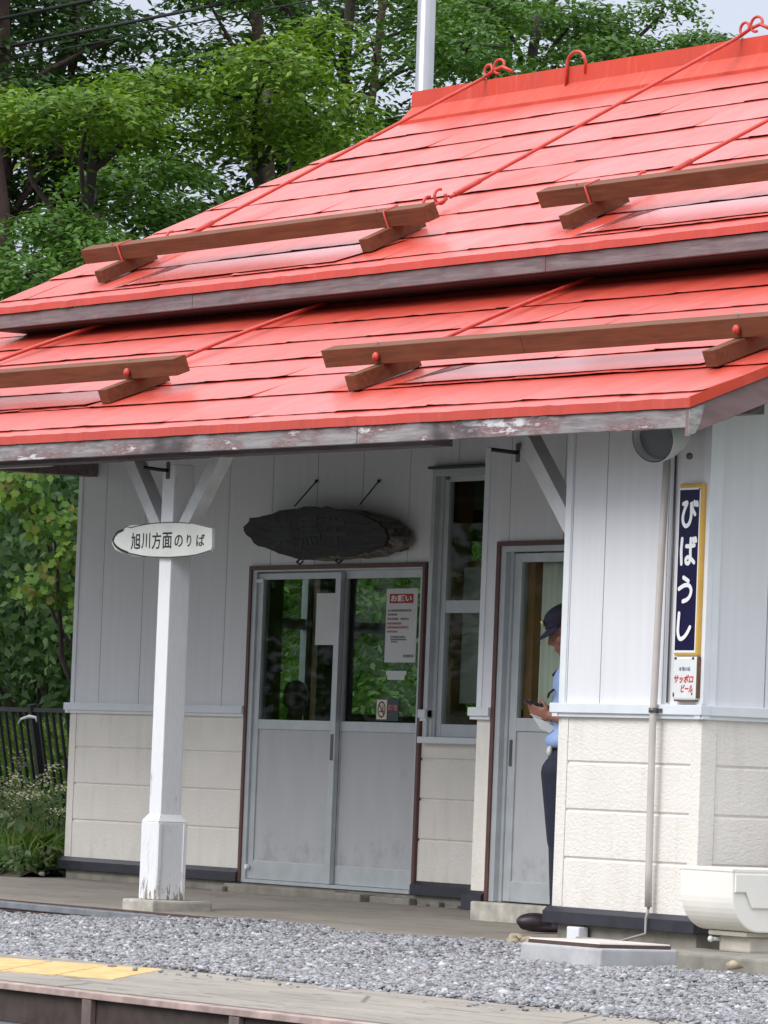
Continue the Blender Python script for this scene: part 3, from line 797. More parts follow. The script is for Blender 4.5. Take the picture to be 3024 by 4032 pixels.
for (y0, y1, z0, z1) in (LW1, LW2):
    b = MB()
    b.box(-10.42, -10.34, y0, y0 + .03, z0, z1); b.box(-10.42, -10.34, y1 - .03, y1, z0, z1)
    b.box(-10.42, -10.34, y0 + .0305, y1 - .0305, z0, z0 + .04); b.box(-10.42, -10.34, y0 + .0305, y1 - .0305, z1 - .04, z1)
    b.box(-10.40, -10.36, y0 + .0305, y1 - .0305, 1.712, 1.788)
    w = b.build('end_window', M['alu'] if y0 < 4 else M['handle'], B)
    g = MB().box(-10.385, -10.38, y0 + .029, y1 - .029, z0 + .039, z1 - .039); g.build('glass_pane', M['glass'], w)
MB().box(-10.2, -9.5, 2.6, 5.6, .38, .44, .01).box(-10.2, -10.15, 2.6, 5.6, .44, .86, .01).box(-9.6, -9.54, 2.7, 2.76, .012, .38).box(-9.6, -9.54, 5.4, 5.46, .012, .38).build('room_bench', M['roompost'], B)

# ================================================================== ROOFS
TL = .40                      # canopy roof slope
def zl(y): return 2.597 + TL * (y + .6)
TU = .4825                    # main roof slope
def zu(y): return 3.79 + TU * (y - 1.55)
sl = math.atan(TL); su = math.atan(TU)

def courses(b, x0, x1, ys, zf, lip, seed, seg=.10, jag=.0055):
    """overlapping painted sheets: every course is a row of single sheets with an uneven, undercut front lip"""
    r_ = random.Random(seed)
    for ci, (ya, yb) in enumerate(zip(ys, ys[1:])):
        x = x0 - r_.uniform(0, .85)
        while x < x1:
            w = .91 + r_.uniform(-.03, .03)
            xa, xb = max(x, x0), min(x + w + .012, x1); x += w
            if xb - xa < .02: continue
            n = max(2, int((xb - xa) / seg))
            base = r_.uniform(-.0015, .0035); slant = r_.uniform(-.004, .004); ylip = r_.uniform(-.007, .007)
            ra, rb, rm, rc = [], [], [], []
            for i in range(n + 1):
                t = i / n; xx = xa + (xb - xa) * t
                curl = .004 * (abs(2 * t - 1) ** 4) * r_.uniform(.2, 1.3)
                h = lip + base + slant * (t - .5) + curl + r_.uniform(-1, 1) * jag * .30
                yy = ya + ylip + r_.uniform(-1, 1) * jag * .5
                over = .0016 * (1 - t)      # the left side of a sheet rides on its neighbour
                ra.append(b.bm.verts.new((xx, yy + .05, zf(ya + .05) + .003)))
                rb.append(b.bm.verts.new((xx, yy, zf(ya) + h + over)))
                ym = ya + (yb - ya) * .5
                rm.append(b.bm.verts.new((xx, ym, zf(ym) + h * .62 + over + r_.uniform(-.0012, .0012))))
                rc.append(b.bm.verts.new((xx, yb + .012, zf(yb + .012) + .0025 + over * .5)))
            for i in range(n):
                b.bm.faces.new((ra[i], ra[i + 1], rb[i + 1], rb[i])); b.bm.faces.new((rb[i], rb[i + 1], rm[i + 1], rm[i])); b.bm.faces.new((rm[i], rm[i + 1], rc[i + 1], rc[i]))
            b.bm.faces.new((ra[0], rb[0], rm[0], rc[0])); b.bm.faces.new((ra[-1], rc[-1], rm[-1], rb[-1]))

# canopy roof
XL0, XL1 = -12.6, .647
b = MB()
b.prism([(XL0, -.575, zl(-.575) - .002), (XL0, D - .02, zl(D - .02) - .002), (XL0, D - .02, zl(D - .02) - .045), (XL0, -.575, zl(-.575) - .045)], (XL1 - XL0 - .012, 0, 0))
courses(b, XL0, XL1 - .004, [-.52, -.12, .26, .64, 1.03, 1.42, 1.80, D - .02], zl, .0105, 3)
# eave drip strip and verge strip
n = 130
ra, rb, rc = [], [], []
for i in range(n + 1):
    x = XL0 + (XL1 - XL0) * i / n
    w = rnd.uniform(-.003, .003)
    ra.append(b.bm.verts.new((x, -.602 + w, zl(-.6) - .048 + w * .5))); rb.append(b.bm.verts.new((x, -.602 + w, zl(-.6) + w))); rc.append(b.bm.verts.new((x, -.50, zl(-.50) + .004)))
for i in range(n):
    b.bm.faces.new((ra[i], ra[i + 1], rb[i + 1], rb[i])); b.bm.faces.new((rb[i], rb[i + 1], rc[i + 1], rc[i]))
canopy = b.build('canopy_roof', M['red'], B)
b = MB()
b.prism([(XL1 + .001, -.602, zl(-.602) + .006), (XL1 + .001, D, zl(D) + .006), (XL1 + .001, D, zl(D) - .047), (XL1 + .001, -.602, zl(-.602) - .047)], (-.012, 0, 0))
b.build('verge_strip', M['redtrim'], canopy)
b = MB()
cuts = [XL0, -8.05, -2.41, .635]
for xa, xb in zip(cuts, cuts[1:]):
    b.box(xa + .004, xb - .004, -.588, -.552, zl(-.6) - .143, zl(-.6) - .050, .004)
b.build('fascia', M['fascia'], canopy)
b = MB()
b.prism([(XL1 - .012, -.592, zl(-.592) - .048), (XL1 - .012, D, zl(D) - .048), (XL1 - .012, D, zl(D) - .178), (XL1 - .012, -.54, zl(-.54) - .182), (XL1 - .012, -.592, zl(-.592) - .188)], (-.035, 0, 0), .003)
b.build('bargeboard', M['barge'], canopy)
b = MB()
b.prism([(XL1 - .0105, -.594, zl(-.594) - .060), (XL1 - .0105, -.50, zl(-.50) - .058), (XL1 - .0105, -.515, zl(-.51) - .10), (XL1 - .0105, -.53, zl(-.53) - .15), (XL1 - .0105, -.555, zl(-.555) - .186), (XL1 - .0105, -.594, zl(-.594) - .189)], (-.004, 0, 0))
b.build('bare_end_grain', M['barewood'], canopy)
b = MB()
b.box(-12.5, -2.38, -.13, -.0, 2.475, 2.60, .004)      # girder over the posts
b.box(-1.27, .45, -.10, -.012, 2.56, 2.66, .004)
b.box(-10.29, -10.17, -.0, D - .01, 2.610, 2.715, .004)  # tie beam
for i in range(24):
    x = -12.3 + .55 * i
    if x < .5: b.prism([(x, -.55, zl(-.55) - .05), (x, D, zl(D) - .05), (x, D, zl(D) - .13), (x, -.55, zl(-.55) - .13)], (.045, 0, 0))
b.build('canopy_beams', M['fascia_dark'], canopy)
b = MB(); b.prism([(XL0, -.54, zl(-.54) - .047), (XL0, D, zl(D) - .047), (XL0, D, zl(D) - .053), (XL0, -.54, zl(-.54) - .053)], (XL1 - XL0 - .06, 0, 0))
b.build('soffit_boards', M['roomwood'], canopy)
b = MB()
b.box(XL0, -10.45, D - .02, D + .03, zl(D) - .06, zl(D) + .012, .004)
b.build('top_flashing', M['railsteel'], canopy)
MB().box(-12, -7.75,   .42, .50, 2.520, 2.552, .006).build('canopy_batten', M['tubfoot'], canopy)

# patches of worn red with a painted-in sheen under the snow beams, laid as thin sheets on the roof skin
def patch(parent, x0, x1, y0, y1, zf, seed):
    r_ = random.Random(seed); V = []; F = []; n = int((x1 - x0) / .08)
    for i in range(n + 1):
        x = x0 + (x1 - x0) * i / n
        ya = y0; yb = y1
        V += [(x, ya, 0), (x, yb, 0)]
    for i in range(n): F.append((2 * i, 2 * i + 2, 2 * i + 3, 2 * i + 1))
    V = [(x + (.35 if (x - x0) < .09 or x > x1 - .09 else 0) * (y - y0) / (y1 - y0) * (1 if (x - x0) < .09 else 1), y, zf(y) + .0245 - .011 * (y - y0) / (y1 - y0)) for x, y, _ in V]
    o = mesh_np('worn_sheen_patch', np.array(V), np.array(F), M['worn'], parent)
    return o

# main roof
XU0, XU1 = -10.74, 4.2
YR, ZR = 4.97, zu(4.97)
b = MB()
b.prism([(XU0 + .01, 1.575, zu(1.575) - .002), (XU0 + .01, YR, ZR - .002), (XU0 + .01, 8.39, zu(1.55) - .002), (XU0 + .01, 8.39, zu(1.55) - .05), (XU0 + .01, YR, ZR - .055), (XU0 + .01, 1.575, zu(1.575) - .045)], (XU1 - XU0, 0, 0))
courses(b, XU0 + .004, XU1, [1.64, 2.02, 2.42, 2.83, 3.24, 3.66, 4.08, 4.49, 4.95], zu, .0105, 5)
ra, rb, rc = [], [], []
for i in range(n + 1):
    x = XU0 + (XU1 - XU0) * i / n
    w = rnd.uniform(-.004, .004)
    ra.append(b.bm.verts.new((x, 1.548 + w, zu(1.55) - .045 + w * .4))); rb.append(b.bm.verts.new((x, 1.548 + w, zu(1.55) + w))); rc.append(b.bm.verts.new((x, 1.66, zu(1.66) + .004)))
for i in range(n):
    b.bm.faces.new((ra[i], ra[i + 1], rb[i + 1], rb[i])); b.bm.faces.new((rb[i], rb[i + 1], rc[i + 1], rc[i]))
main_roof = b.build('main_roof', M['red'], B)
b = MB()
b.prism([(XU0, 1.548, zu(1.548) + .005), (XU0, YR, ZR + .006), (XU0, YR, ZR - .05), (XU0, 1.548, zu(1.548) - .045)], (.012, 0, 0))
b.build('verge_strip', M['redtrim'], main_roof)
b = MB(); cuts = [XU0 + .01, -7.95, -3.9, .6, 4.2]
for xa, xb in zip(cuts, cuts[1:]): b.box(xa + .003, xb - .003, 1.565, 1.60, zu(1.55) - .140, zu(1.55) - .047, .004)
b.build('fascia', M['fascia_dark'], main_roof)
b = MB(); b.prism([(XU0 + .02, 1.57, zu(1.57) - .06), (XU0 + .02, YR, ZR - .06), (XU0 + .02, 8.38, zu(1.56) - .06), (XU0 + .02, 8.38, zu(1.56) - .17), (XU0 + .02, YR, ZR - .18), (XU0 + .02, 1.57, zu(1.57) - .16)], (.035, 0, 0))
b.build('bargeboard', M['fascia_dark'], main_roof)
b = MB(); b.box(XU0 + .06, XU1, 1.60, 2.2, zu(1.55) - .150, zu(1.55) - .130)
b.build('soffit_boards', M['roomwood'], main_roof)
# ridge cap: folded red metal with an upstand
b = MB()
b.prism([(XU0 - .006, y, z) for y, z in ((YR - .15, zu(YR - .15) + .030), (YR - .15, zu(YR - .15) + .002), (YR + .15, zu(YR - .15) + .002), (YR + .15, zu(YR - .15) + .030), (YR + .05, ZR + .068), (YR + .045, ZR + .185), (YR - .045, ZR + .185), (YR - .05, ZR + .068))], (XU1 - XU0, 0, 0), .004)
b.build('ridge_cap', M['redtrim'], main_roof)
b = MB().tube([(-10.40, 5.12, 2.78), (-10.76, 5.12, 2.78), (-10.83, 5.12, 2.80), (-10.865, 5.12, 2.87), (-10.87, 5.12, 3.2), (-10.93, 5.12, 9.0)], .066, 28)
for z_ in (3.4, 4.9, 6.6): b.tube([(-10.873 - .0103 * (z_ - 3.2), 5.12, z_), (-10.873 - .0103 * (z_ - 3.2), 5.12, z_ + .03)], .069, 28)
b.build('flue_pipe', M['steelpipe'], B)

# ================================================================== SNOW GUARDS (timber beams on blocks)
def snow_guard(x0, x1, yf, zf, ang, blocks, kind, label, joint=None):
    t = empty('snow_guard', ((x0 + x1) / 2, yf, zf(yf)), label, 'snow guard', 'timber snow guards lying on the red roofs')
    n_ = Vector((0, -math.sin(ang), math.cos(ang))); s_ = Vector((0, math.cos(ang), math.sin(ang)))
    def P(x, a, h): q = Vector((x, yf, zf(yf))) + s_ * a + n_ * h; return tuple(q)
    hb, wb = .085, .095
    b = MB()
    segs = [(x0, x1)] if joint is None else [(x0, joint - .002), (joint + .002, x1)]
    for xa, xb in segs:
        b.hexa([P(xa, 0, hb + .018), P(xb, 0, hb + .018), P(xb, wb, hb + .018), P(xa, wb, hb + .018), P(xa, 0, hb + .120), P(xb, 0, hb + .120), P(xb, wb, hb + .120), P(xa, wb, hb + .120)], .004)
    b.build('beam', M['timber'], t)
    for xb_ in blocks:
        b = MB()
        b.hexa([P(xb_ - .05, -.20, .016), P(xb_ + .05, -.20, .016), P(xb_ + .05, .24, .016), P(xb_ - .05, .24, .016), P(xb_ - .05, -.20, hb + .016), P(xb_ + .05, -.20, hb + .016), P(xb_ + .05, .24, hb + .016), P(xb_ - .05, .24, hb + .016)], .004)
        b.build('block', M['timber'], t)
        b = MB()
        if kind == 'clamp':
            pts = [P(xb_ + .02, .10, hb + .03), P(xb_ + .02, .104, hb + .122), P(xb_ + .02, -.004, hb + .124), P(xb_ + .02, -.008, hb + .02), P(xb_ + .04, -.008, hb - .006)]
            b.tube(pts, .0085, 8)
            b.tube([P(xb_ - .12, .04, hb + .112), P(xb_ - .12, .04, hb + .135)], .006, 6)
            b.build('clamp_rod', M['redrod'], t)
        else:
            b.ell(P(xb_ + .02, -.012, hb + .066), (.026, .018, .026), None, 10, 8)
            b.tube([P(xb_ + .02, -.002, hb + .066), P(xb_ + .02, -.034, hb + .064)], .011, 8)
            b.build('bolt', M['redrod'], t)
            b = MB().tube([P(xb_ - .02, .05, hb + .112), P(xb_ - .02, .05, hb + .14)], .007, 6)
            b.build('nail', M['wire'], t)
    return t
snow_guard(-9.4, -5.50, .11, zl, sl, [-9.0, -6.07], 'bolt', 'brown timber snow guard at the left of the lower canopy roof')
snow_guard(-3.72, .50, .04, zl, sl, [-3.17, .19], 'bolt', 'brown timber snow guard at the right of the lower canopy roof', -1.72)
snow_guard(-10.06, -5.76, 1.98, zu, su, [-9.56, -6.22], 'clamp', 'brown timber snow guard with red clamps at the left of the upper roof')
snow_guard(-4.52, .2, 1.98, zu, su, [-4.02, -.6], 'clamp', 'brown timber snow guard with red clamps at the right of the upper roof')
patch(main_roof, -9.2, -6.4, 1.665, 1.99, zu, 1); patch(main_roof, -3.8, -1.0, 1.665, 1.99, zu, 2)
patch(canopy, -9.2, -6.3, -.095, .22, zl, 3); patch(canopy, -2.95, .0, -.095, .22, zl, 4)

# tie rods
def loop(c, r, ux, uy, turns=1.0, a0=0.0, n=16):
    c = Vector(c); ux = Vector(ux); uy = Vector(uy)
    return [c + ux * math.cos(a0 + 2 * math.pi * turns * i / n) * r + uy * math.sin(a0 + 2 * math.pi * turns * i / n) * r for i in range(n + 1)]
def tie_rod(p_top, p_bot, zf, ang, label, hooks=True, anchor=True, sag=.0):
    t = empty('tie_rod', p_bot, label, 'tie rod', 'red tie rods across the roofs')
    a, c = Vector(p_top), Vector(p_bot)
    pts = [a.lerp(c, i / 12) - Vector((0, 0, sag * math.sin(math.pi * i / 12))) for i in range(13)]
    b = MB().tube(pts, .0125, 8)
    q = a.lerp(c, .985); b.tube([q, a.lerp(c, .90)], .018, 8)
    b.build('rod', M['redrod'], t)
    ux = (c - a).normalized(); uy = Vector((0, -math.sin(ang), math.cos(ang)))
    if hooks:
        b = MB()
        b.tube(loop(c + ux * .07 + uy * .035, .045, ux, uy, .85, math.pi), .010, 8)
        b.tube(loop(c + ux * .17 + uy * .028, .045, ux, uy, .85, math.pi), .010, 8)
        b.tube([c + ux * .03, c + ux * .12 + uy * .01 + Vector((.03, 0, 0)), c + ux * .26], .010, 8)
        b.build('hook', M['redrod'], t)
    if anchor:
        b = MB()
        b.tube(loop(a + Vector((.02, .02, .05)), .042, (1, .1, 0), (0, .1, 1), .8, -.6), .010, 8)
        b.tube(loop(a + Vector((.11, .05, .075)), .05, (1, .2, 0), (0, .1, 1), .85, -.4), .010, 8)
        b.tube([a, a + Vector((.06, .04, .05)), a + Vector((.15, .05, .07)), a + Vector((.24, .08, .03))], .013, 8)
        b.build('ridge_anchor', M['redrod'], t)
    return t
def onu(x, y, h=.05): return (x, y - h * math.sin(su), zu(y) + h * math.cos(su))
def onl(x, y, h=.05): return (x, y - h * math.sin(sl), zl(y) + h * math.cos(sl))
tie_rod((-9.78, YR - .06, ZR + .20), onu(-9.62, 2.45, .06), zu, su, 'red tie rod at the left of the upper roof, hooked behind the left snow guard')
tie_rod((-6.72, YR - .06, ZR + .20), onu(-6.55, 2.62, .06), zu, su, 'red tie rod across the middle of the upper roof')
tie_rod((-3.95, YR - .06, ZR + .20), onu(-4.02, 2.42, .06), zu, su, 'red tie rod at the right of the upper roof, hooked behind the right snow guard')
tie_rod((-9.48, D - .03, zl(D) + .012), onl(-9.66, .9, .025), zl, sl, 'red tie rod at the far left of the lower canopy roof', False, False, -.02)
tie_rod((-6.78, D - .03, zl(D) + .012), onl(-6.56, .42, .03), zl, sl, 'red tie rod to the left snow guard of the lower canopy roof', False, False, -.025)
tie_rod((-3.92, D - .03, zl(D) + .012), onl(-3.55, .38, .03), zl, sl, 'red tie rod to the right snow guard of the lower canopy roof', False, False, -.02)
# staple loops on the ridge
o = MB()
o.tube([(-8.74, YR - .062, ZR + .05), (-8.74, YR - .062, ZR + .205)] + [(-8.635 - .105 * math.cos(a), YR - .058, ZR + .205 + .075 * math.sin(a)) for a in np.linspace(.2, math.pi - .2, 9)] + [(-8.53, YR - .05, ZR + .205), (-8.53, YR - .048, ZR + .12)], .011, 8)
tag(o.build('ridge_staple', M['redrod']), 'red bent staple loop standing on the ridge between two tie rod anchors', 'roof loop')

# ================================================================== CANOPY POST
post = empty('canopy_post', (-5.33, .0, -.1), 'white peeling wooden canopy post on a concrete footing', 'post')
pw = .136; px1 = -5.255; px0 = px1 - pw; py0 = -.06; py1 = py0 + pw
def vbox(b, x0, x1, y0, y1, z0, z1, lean, bevel):
    b.hexa([(x0 - lean, y0, z0), (x1 - lean, y0, z0), (x1 - lean, y1, z0), (x0 - lean, y1, z0), (x0, y0, z1), (x1, y0, z1), (x1, y1, z1), (x0, y1, z1)], bevel)
b = MB(); vbox(b, px0, px1, py0, py1, .44, 2.475, .0, .006); b.build('shaft', M['postpaint'], post)
e = .030
b = MB()
vbox(b, px0 - e, px1 + e, py0 - e, py1 + e, -.048, .402, .0, .007)
A = [(px0 - e, py0 - e), (px1 + e, py0 - e), (px1 + e, py1 + e), (px0 - e, py1 + e)]; C2 = [(px0, py0), (px1, py0), (px1, py1), (px0, py1)]
b.hexa([(*p, .4025) for p in A] + [(*p, .446) for p in C2], .003)
# corner battens
for (x, y) in ((px1 + e, py0 - e), (px1 + e, py1 + e - .03)):
    b.box(x - .002, x + .006, y + .004, y + .026, -.046, .39, .002)
b.build('base_block', M['postpaint'], post)
b = MB(); vbox(b, -5.49, -5.13, -.16, .24, -.16, -.049, .0, .014); b.build('footing', M['footing'], post)
b = MB().bar((px0 + .02, 0, 2.0), (px0 - .52, 0, 2.60), .09, .085, (0, 1, 0), .003); b.bar((px0 + .02, .01, 2.0), (px0 - .02, .01, 2.0), .01, .01); b.build('brace', M['bracepaint'], post)
b = MB().bar((px1 - .02, 0, 2.0), (px1 + .52, 0, 2.60), .09, .085, (0, 1, 0), .003); b.build('brace', M['bracepaint'], post)
MB().bar((-1.25, .05, 2.03), (-1.86, .05, 2.66), .095, .085, (0, 1, 0), .003).build('wing_brace', M['bracepaint'], B)
def bracket(x, y, z, label):
    t = empty('hook_bracket', (x, y, z), label, 'bracket', 'small dark hook brackets under the canopy')
    MB().box(x - .02, x + .02, y - .004, y, z - .05, z + .05, .002).build('plate', M['handle'], t)
    MB().tube([(x, y - .004, z), (x, y - .05, z), (x - .06, y - .13, z + .01)], .011, 8).build('arm', M['black'], t)
bracket(-5.325, -.062, 2.44, 'small dark hook bracket near the top of the canopy post')
bracket(-1.74, -.002, 2.44, 'small dark hook bracket near the top of the wing brace')

# ---- wooden direction sign on the post
sg = empty('direction_sign', (-5.36, -.09, 2.03), 'white boat-shaped wooden board lettered in black on the canopy post', 'sign')
outl = [(-5.90, 2.045), (-5.86, 2.082), (-5.79, 2.100), (-5.752, 2.118), (-5.70, 2.112), (-5.62, 2.120), (-5.45, 2.132), (-5.2, 2.134), (-5.0, 2.124), (-4.755, 2.090), (-4.748, 1.985), (-4.76, 1.965), (-4.95, 1.940), (-5.23, 1.932), (-5.5, 1.940), (-5.72, 1.965), (-5.82, 1.988), (-5.88, 2.015)]
b = MB().prism([(x, -.085, z) for x, z in outl], (0, .022, 0), .004); b.build('board', M['boardwhite'], sg)
out2 = [(-5.975, 2.025), (-5.955, 2.075), (-5.90, 2.10), (-5.80, 2.122), (-5.74, 2.130), (-5.60, 2.128), (-5.62, 1.94), (-5.72, 1.945), (-5.86, 1.968), (-5.93, 1.988)]
b = MB().prism([(x + .012, -.062, z) for x, z in out2], (0, .018, 0), .004); b.build('backing_board', M['boardwhite'], sg)
# black outline ribbon along the board rim
L = Lettering(-.0866)
pts = outl[9:] + outl[:10]
L.stroke([(x, z) for x, z in outl[1:9]], .0022); L.stroke([(x, z) for x, z in outl[11:]], .0026); L.stroke([outl[15], outl[16], outl[17], outl[0], outl[1], outl[2]], .0075)
L.build('rim_line', M['signblack'], sg, .001)
L = Lettering(-.0866)
for ch, xa, xb, za, zb in (('旭', -5.687, -5.575, 1.983, 2.080), ('川', -5.562, -5.462, 1.985, 2.078), ('方', -5.440, -5.335, 1.981, 2.080), ('面', -5.317, -5.208, 1.983, 2.077), ('の', -5.176, -5.082, 1.990, 2.060), ('り', -5.035, -4.985, 1.990, 2.060), ('ば', -4.925, -4.832, 1.990, 2.060)):
    L.fit(ch, xa, xb, za, zb, .010)
L.build('lettering', M['signblack'], sg)

# ---- enamel station name sign on the wing
ss = empty('name_sign', (-.1, -.02, 1.7), 'tall navy enamel name sign with yellow border on the wing wall', 'sign')
X0, X1, SZ0, SZ1 = -.218, -.018, 1.154, 2.238
b = MB().box(X0, X1, -.034, -.001, 1.373, SZ1, .012); b.build('yellow_frame', M['enamelyellow'], ss)
b = MB().box(X0, X1 + .0, -.034, -.001, SZ0, 1.3725, .012); b.build('lower_plate', M['enamelwhite'], ss)
b = MB().box(X0 + .004, X0 + .186, -.0355, -.030, 1.390, 2.214, .001); b.build('white_border', M['letterwhite'], ss)
b = MB().box(X0 + .011, X0 + .179, -.037, -.031, 1.402, 2.204, .001); b.build('navy_field', M['navy'], ss)
b = MB().box(X1 - .004, X1 + .004, -.030, .0, SZ0 + .01, 1.37, .003).box(X0 + .01, X1 - .01, -.03, .0, SZ0 - .006, SZ0 + .004, .002)
b.ell((X1 - .022, -.034, 2.207), (.008, .004, .006), None, 8, 6); b.ell((X0 + .02, -.034, 1.362), (.012, .003, .008), None, 8, 6); b.ell((X1 - .03, -.034, 1.362), (.012, .003, .007), None, 8, 6); b.ell((X0 + .012, -.034, 1.18), (.008, .003, .012), None, 8, 6); b.ell((X1 - .03, -.034, 1.186), (.006, .003, .008), None, 8, 6)
b.build('rust_marks', M['rust'], ss)
L = Lettering(-.0378)
def kana(strokes, x0, x1, z0, z1, r=.0105):
    for s_ in strokes:
        L.stroke([(x0 + u * (x1 - x0), z0 + v * (z1 - z0)) for u, v in s_], r)
kana([[(.06, .90), (.30, .95), (.16, .70), (.05, .42), (.08, .16), (.26, .02), (.48, .12), (.60, .42), (.60, .92), (.70, .66), (.86, .48)], [(.80, .97), (.84, .86)], [(.97, .95), (1.0, .84)]], -.180, -.052, 2.020, 2.146)
kana([[(.08, .99), (.04, .55), (.08, .02)], [(.38, .70), (.65, .70), (.90, .73)], [(.66, .98), (.65, .55), (.66, .22), (.56, .04), (.40, .06), (.38, .20), (.52, .27), (.72, .20), (.92, .06)], [(.82, .98), (.86, .88)], [(.96, 1.0), (1.0, .90)]], -.182, -.052, 1.832, 1.960)
kana([[(.34, .99), (.52, .92), (.70, .84)], [(.04, .52), (.40, .66), (.74, .66), (.92, .48), (.86, .24), (.66, .08), (.36, .0)]], -.186, -.068, 1.646, 1.766)
kana([[(.10, 1.0), (.06, .60), (.06, .25), (.20, .02), (.46, .04), (.72, .20), (.96, .46)]], -.184, -.070, 1.458, 1.586)
L.build('lettering', M['letterwhite'], ss)
L = Lettering(-.0352); L.fit('本場の味', -.165, -.068, 1.298, 1.320, .012); L.build('small_lettering', M['signink'], ss)
L = Lettering(-.0352); L.fit('サッポロ', -.205, -.040, 1.238, 1.280, .035, .18); L.fit('ビール', -.142, -.040, 1.192, 1.232, .035, .18); L.build('red_lettering', M['signred'], ss)

# ---- conduit with a thin wire, clamp
cd = empty('conduit_pipe', (-.345, -.03, 1.2), 'thin beige conduit running down the wing wall beside the name sign', 'pipe')
MB().tube([(-.312, -.050, 2.40), (-.322, -.056, 1.9), (-.332, -.058, 1.4), (-.337, -.060, 1.13), (-.340, -.060, 1.05), (-.343, -.054, .7), (-.347, -.046, .30), (-.349, -.040, .115)], .0185, 14).build('tube', M['conduit'], cd)
MB().tube([(-.338, -.060, 1.088), (-.338, -.060, 1.112)], .024, 12).box(-.33, -.285, -.05, -.041, 1.09, 1.11, .002).build('clamp', M['handle'], cd)
MB().tube([(-.347, -.034, .13), (-.35, -.05, .06), (-.345, -.055, -.02), (-.36, -.2, -.06), (-.30, -.5, -.045)], .0075, 8).build('lead_wire', M['wire'], cd)
MB().tube([(-.29, -.012, 2.40), (-.29, -.012, 1.14)], .006, 6).build('side_wire', M['handle'], cd)
# ---- cylindrical lamp under the eave
lm = empty('eave_lamp', (-.2, -.15, 2.43), 'grey cylindrical hooded lamp under the right end of the eave', 'lamp')
ax0 = Vector((-.03, -.34, 2.435)); ax1 = ax0 + Vector((-.38, .88, .19)).normalized() * .32
dv = (ax1 - ax0).normalized()
prof = [(0, .118), (.012, .122), (.10, .116), (.2, .09), (.26, .07), (.285, .045)]
b = MB().tube([ax0 + dv * t for t, _ in prof], [r_ for _, r_ in prof], 32, False)
b.tube([ax0 + dv * t for t in (0, .08)], [.112, .10], 32, False)
hood = b.build('hood', M['lampgrey'], lm, True)
MB().tube([ax0 + dv * .05, ax0 + dv * .055], .106, 32).build('lens', M['lampinner'], lm)
MB().tube([ax1 + dv * -.06, ax1 + dv * .03], .03, 12).ell((-.105, -.06, 2.37), (.018, .018, .018), None, 10, 8).build('mount', M['handle'], lm)

# ---- carved wooden plaque above the door
pq = empty('carved_plaque', (-7.05, D - .1, 2.22), 'dark oval wooden slab plaque with bark rim above the door', 'plaque')
pl = [(-7.879, 2.273), (-7.788, 2.325), (-7.436, 2.366), (-7.129, 2.381), (-6.865, 2.376), (-6.584, 2.349), (-6.304, 2.296), (-6.163, 2.231), (-6.119, 2.169), (-6.174, 2.118), (-6.406, 2.079), (-6.722, 2.065), (-7.145, 2.058), (-7.499, 2.111), (-7.734, 2.168), (-7.844, 2.229)]
b = MB().prism([(x + (x2 - x) * t_ + rnd.uniform(-.012, .012), D - .205, z + (z2 - z) * t_ + rnd.uniform(-.010, .010)) for (x, z), (x2, z2) in zip(pl, pl[1:] + pl[:1]) for t_ in (0, .4, .75)], (0, .02, 0), .004); b.build('slab', M['plaque'], pq)
b = MB()
P0 = []
for (x, z), (x2, z2) in zip(pl, pl[1:] + pl[:1]):
    for t_ in (0, .33, .66):
        P0.append((x + (x2 - x) * t_ + rnd.uniform(-.010, .016), D - .186, z + (z2 - z) * t_ + rnd.uniform(-.008, .008)))
b.prism(P0, (.03, .15, -.005), .01); b.build('bark_rim', M['bark_edge'], pq)
L = Lettering(D - .2065)
for ch, xa, xb in (('美', -7.55, -7.24), ('馬', -7.20, -6.92), ('牛', -6.88, -6.60)):
    L.fit(ch, xa, xb, 2.125, 2.325, .02, -.25)
L.build('carved_lettering', M['black'], pq, .004)
b = MB()
for xa, za, xb, zb in ((-7.307, 2.565, -7.418, 2.40), (-6.561, 2.546, -6.632, 2.395)):
    b.tube([(xa, D - .01, za), (xb, D - .1, zb)], .0045, 6); b.ell((xa, D - .012, za), (.012, .01, .012), None, 8, 6)
for xa in (-7.31, -6.84):
    b.tube([(xa, D - .1, 2.07), (xa - .02, D - .12, 2.045), (xa + .02, D - .12, 2.03), (xa + .06, D - .12, 2.05)], .006, 6)
b.build('hanger', M['black'], pq)

# ---- notices on the door glass
gx = D + .0145   # glass outer faces: left leaf d=-.019, right leaf d=-.057
yl = D + .019 - .0035; yr = D + .057 - .0035
tag(MB().box(-7.290, -7.058, yl, yl + .002, 1.526, 1.853).build('blank_sheet', M['paper']), 'blank white sheet stuck inside the left door pane', 'paper')
nt_ = empty('request_notice', (-6.34, yr, 1.65), 'tall white notice with red heading on the right door pane', 'notice')
MB().box(-6.517, -6.160, yr, yr + .002, 1.42, 1.878).build('sheet', M['paper'], nt_)
MB().box(-6.482, -6.206, yr - .001, yr, 1.787, 1.845).build('banner', M['banner'], nt_)
L = Lettering(yr - .0022); L.fit('お願い', -6.465, -6.225, 1.797, 1.836, .02); L.build('heading', M['letterwhite'], nt_, .0008)
L = Lettering(yr - .0012)
def lines(spec):
    for (xa, xb, z, h) in spec:
        x = xa
        while x < xb:
            w = rnd.uniform(.6, 1.1) * h
            for q in range(3):
                L.rect(x, x + w * .8, z + h * q / 3, z + h * q / 3 + h * .16)
            L.rect(x + w * rnd.uniform(.1, .5), x + w * .55 + .001, z, z + h * .8)
            x += w * 1.05
lines([(-6.495, -6.47, 1.735, .016), (-6.455, -6.232, 1.735, .016), (-6.495, -6.395, 1.711, .014), (-6.455, -6.285, 1.573, .012), (-6.455, -6.270, 1.557, .012), (-6.45, -6.38, 1.543, .010), (-6.30, -6.195, 1.452, .020)])
L.build('black_lines', M['poster_ink'], nt_, .0006)
L = Lettering(yr - .0012)
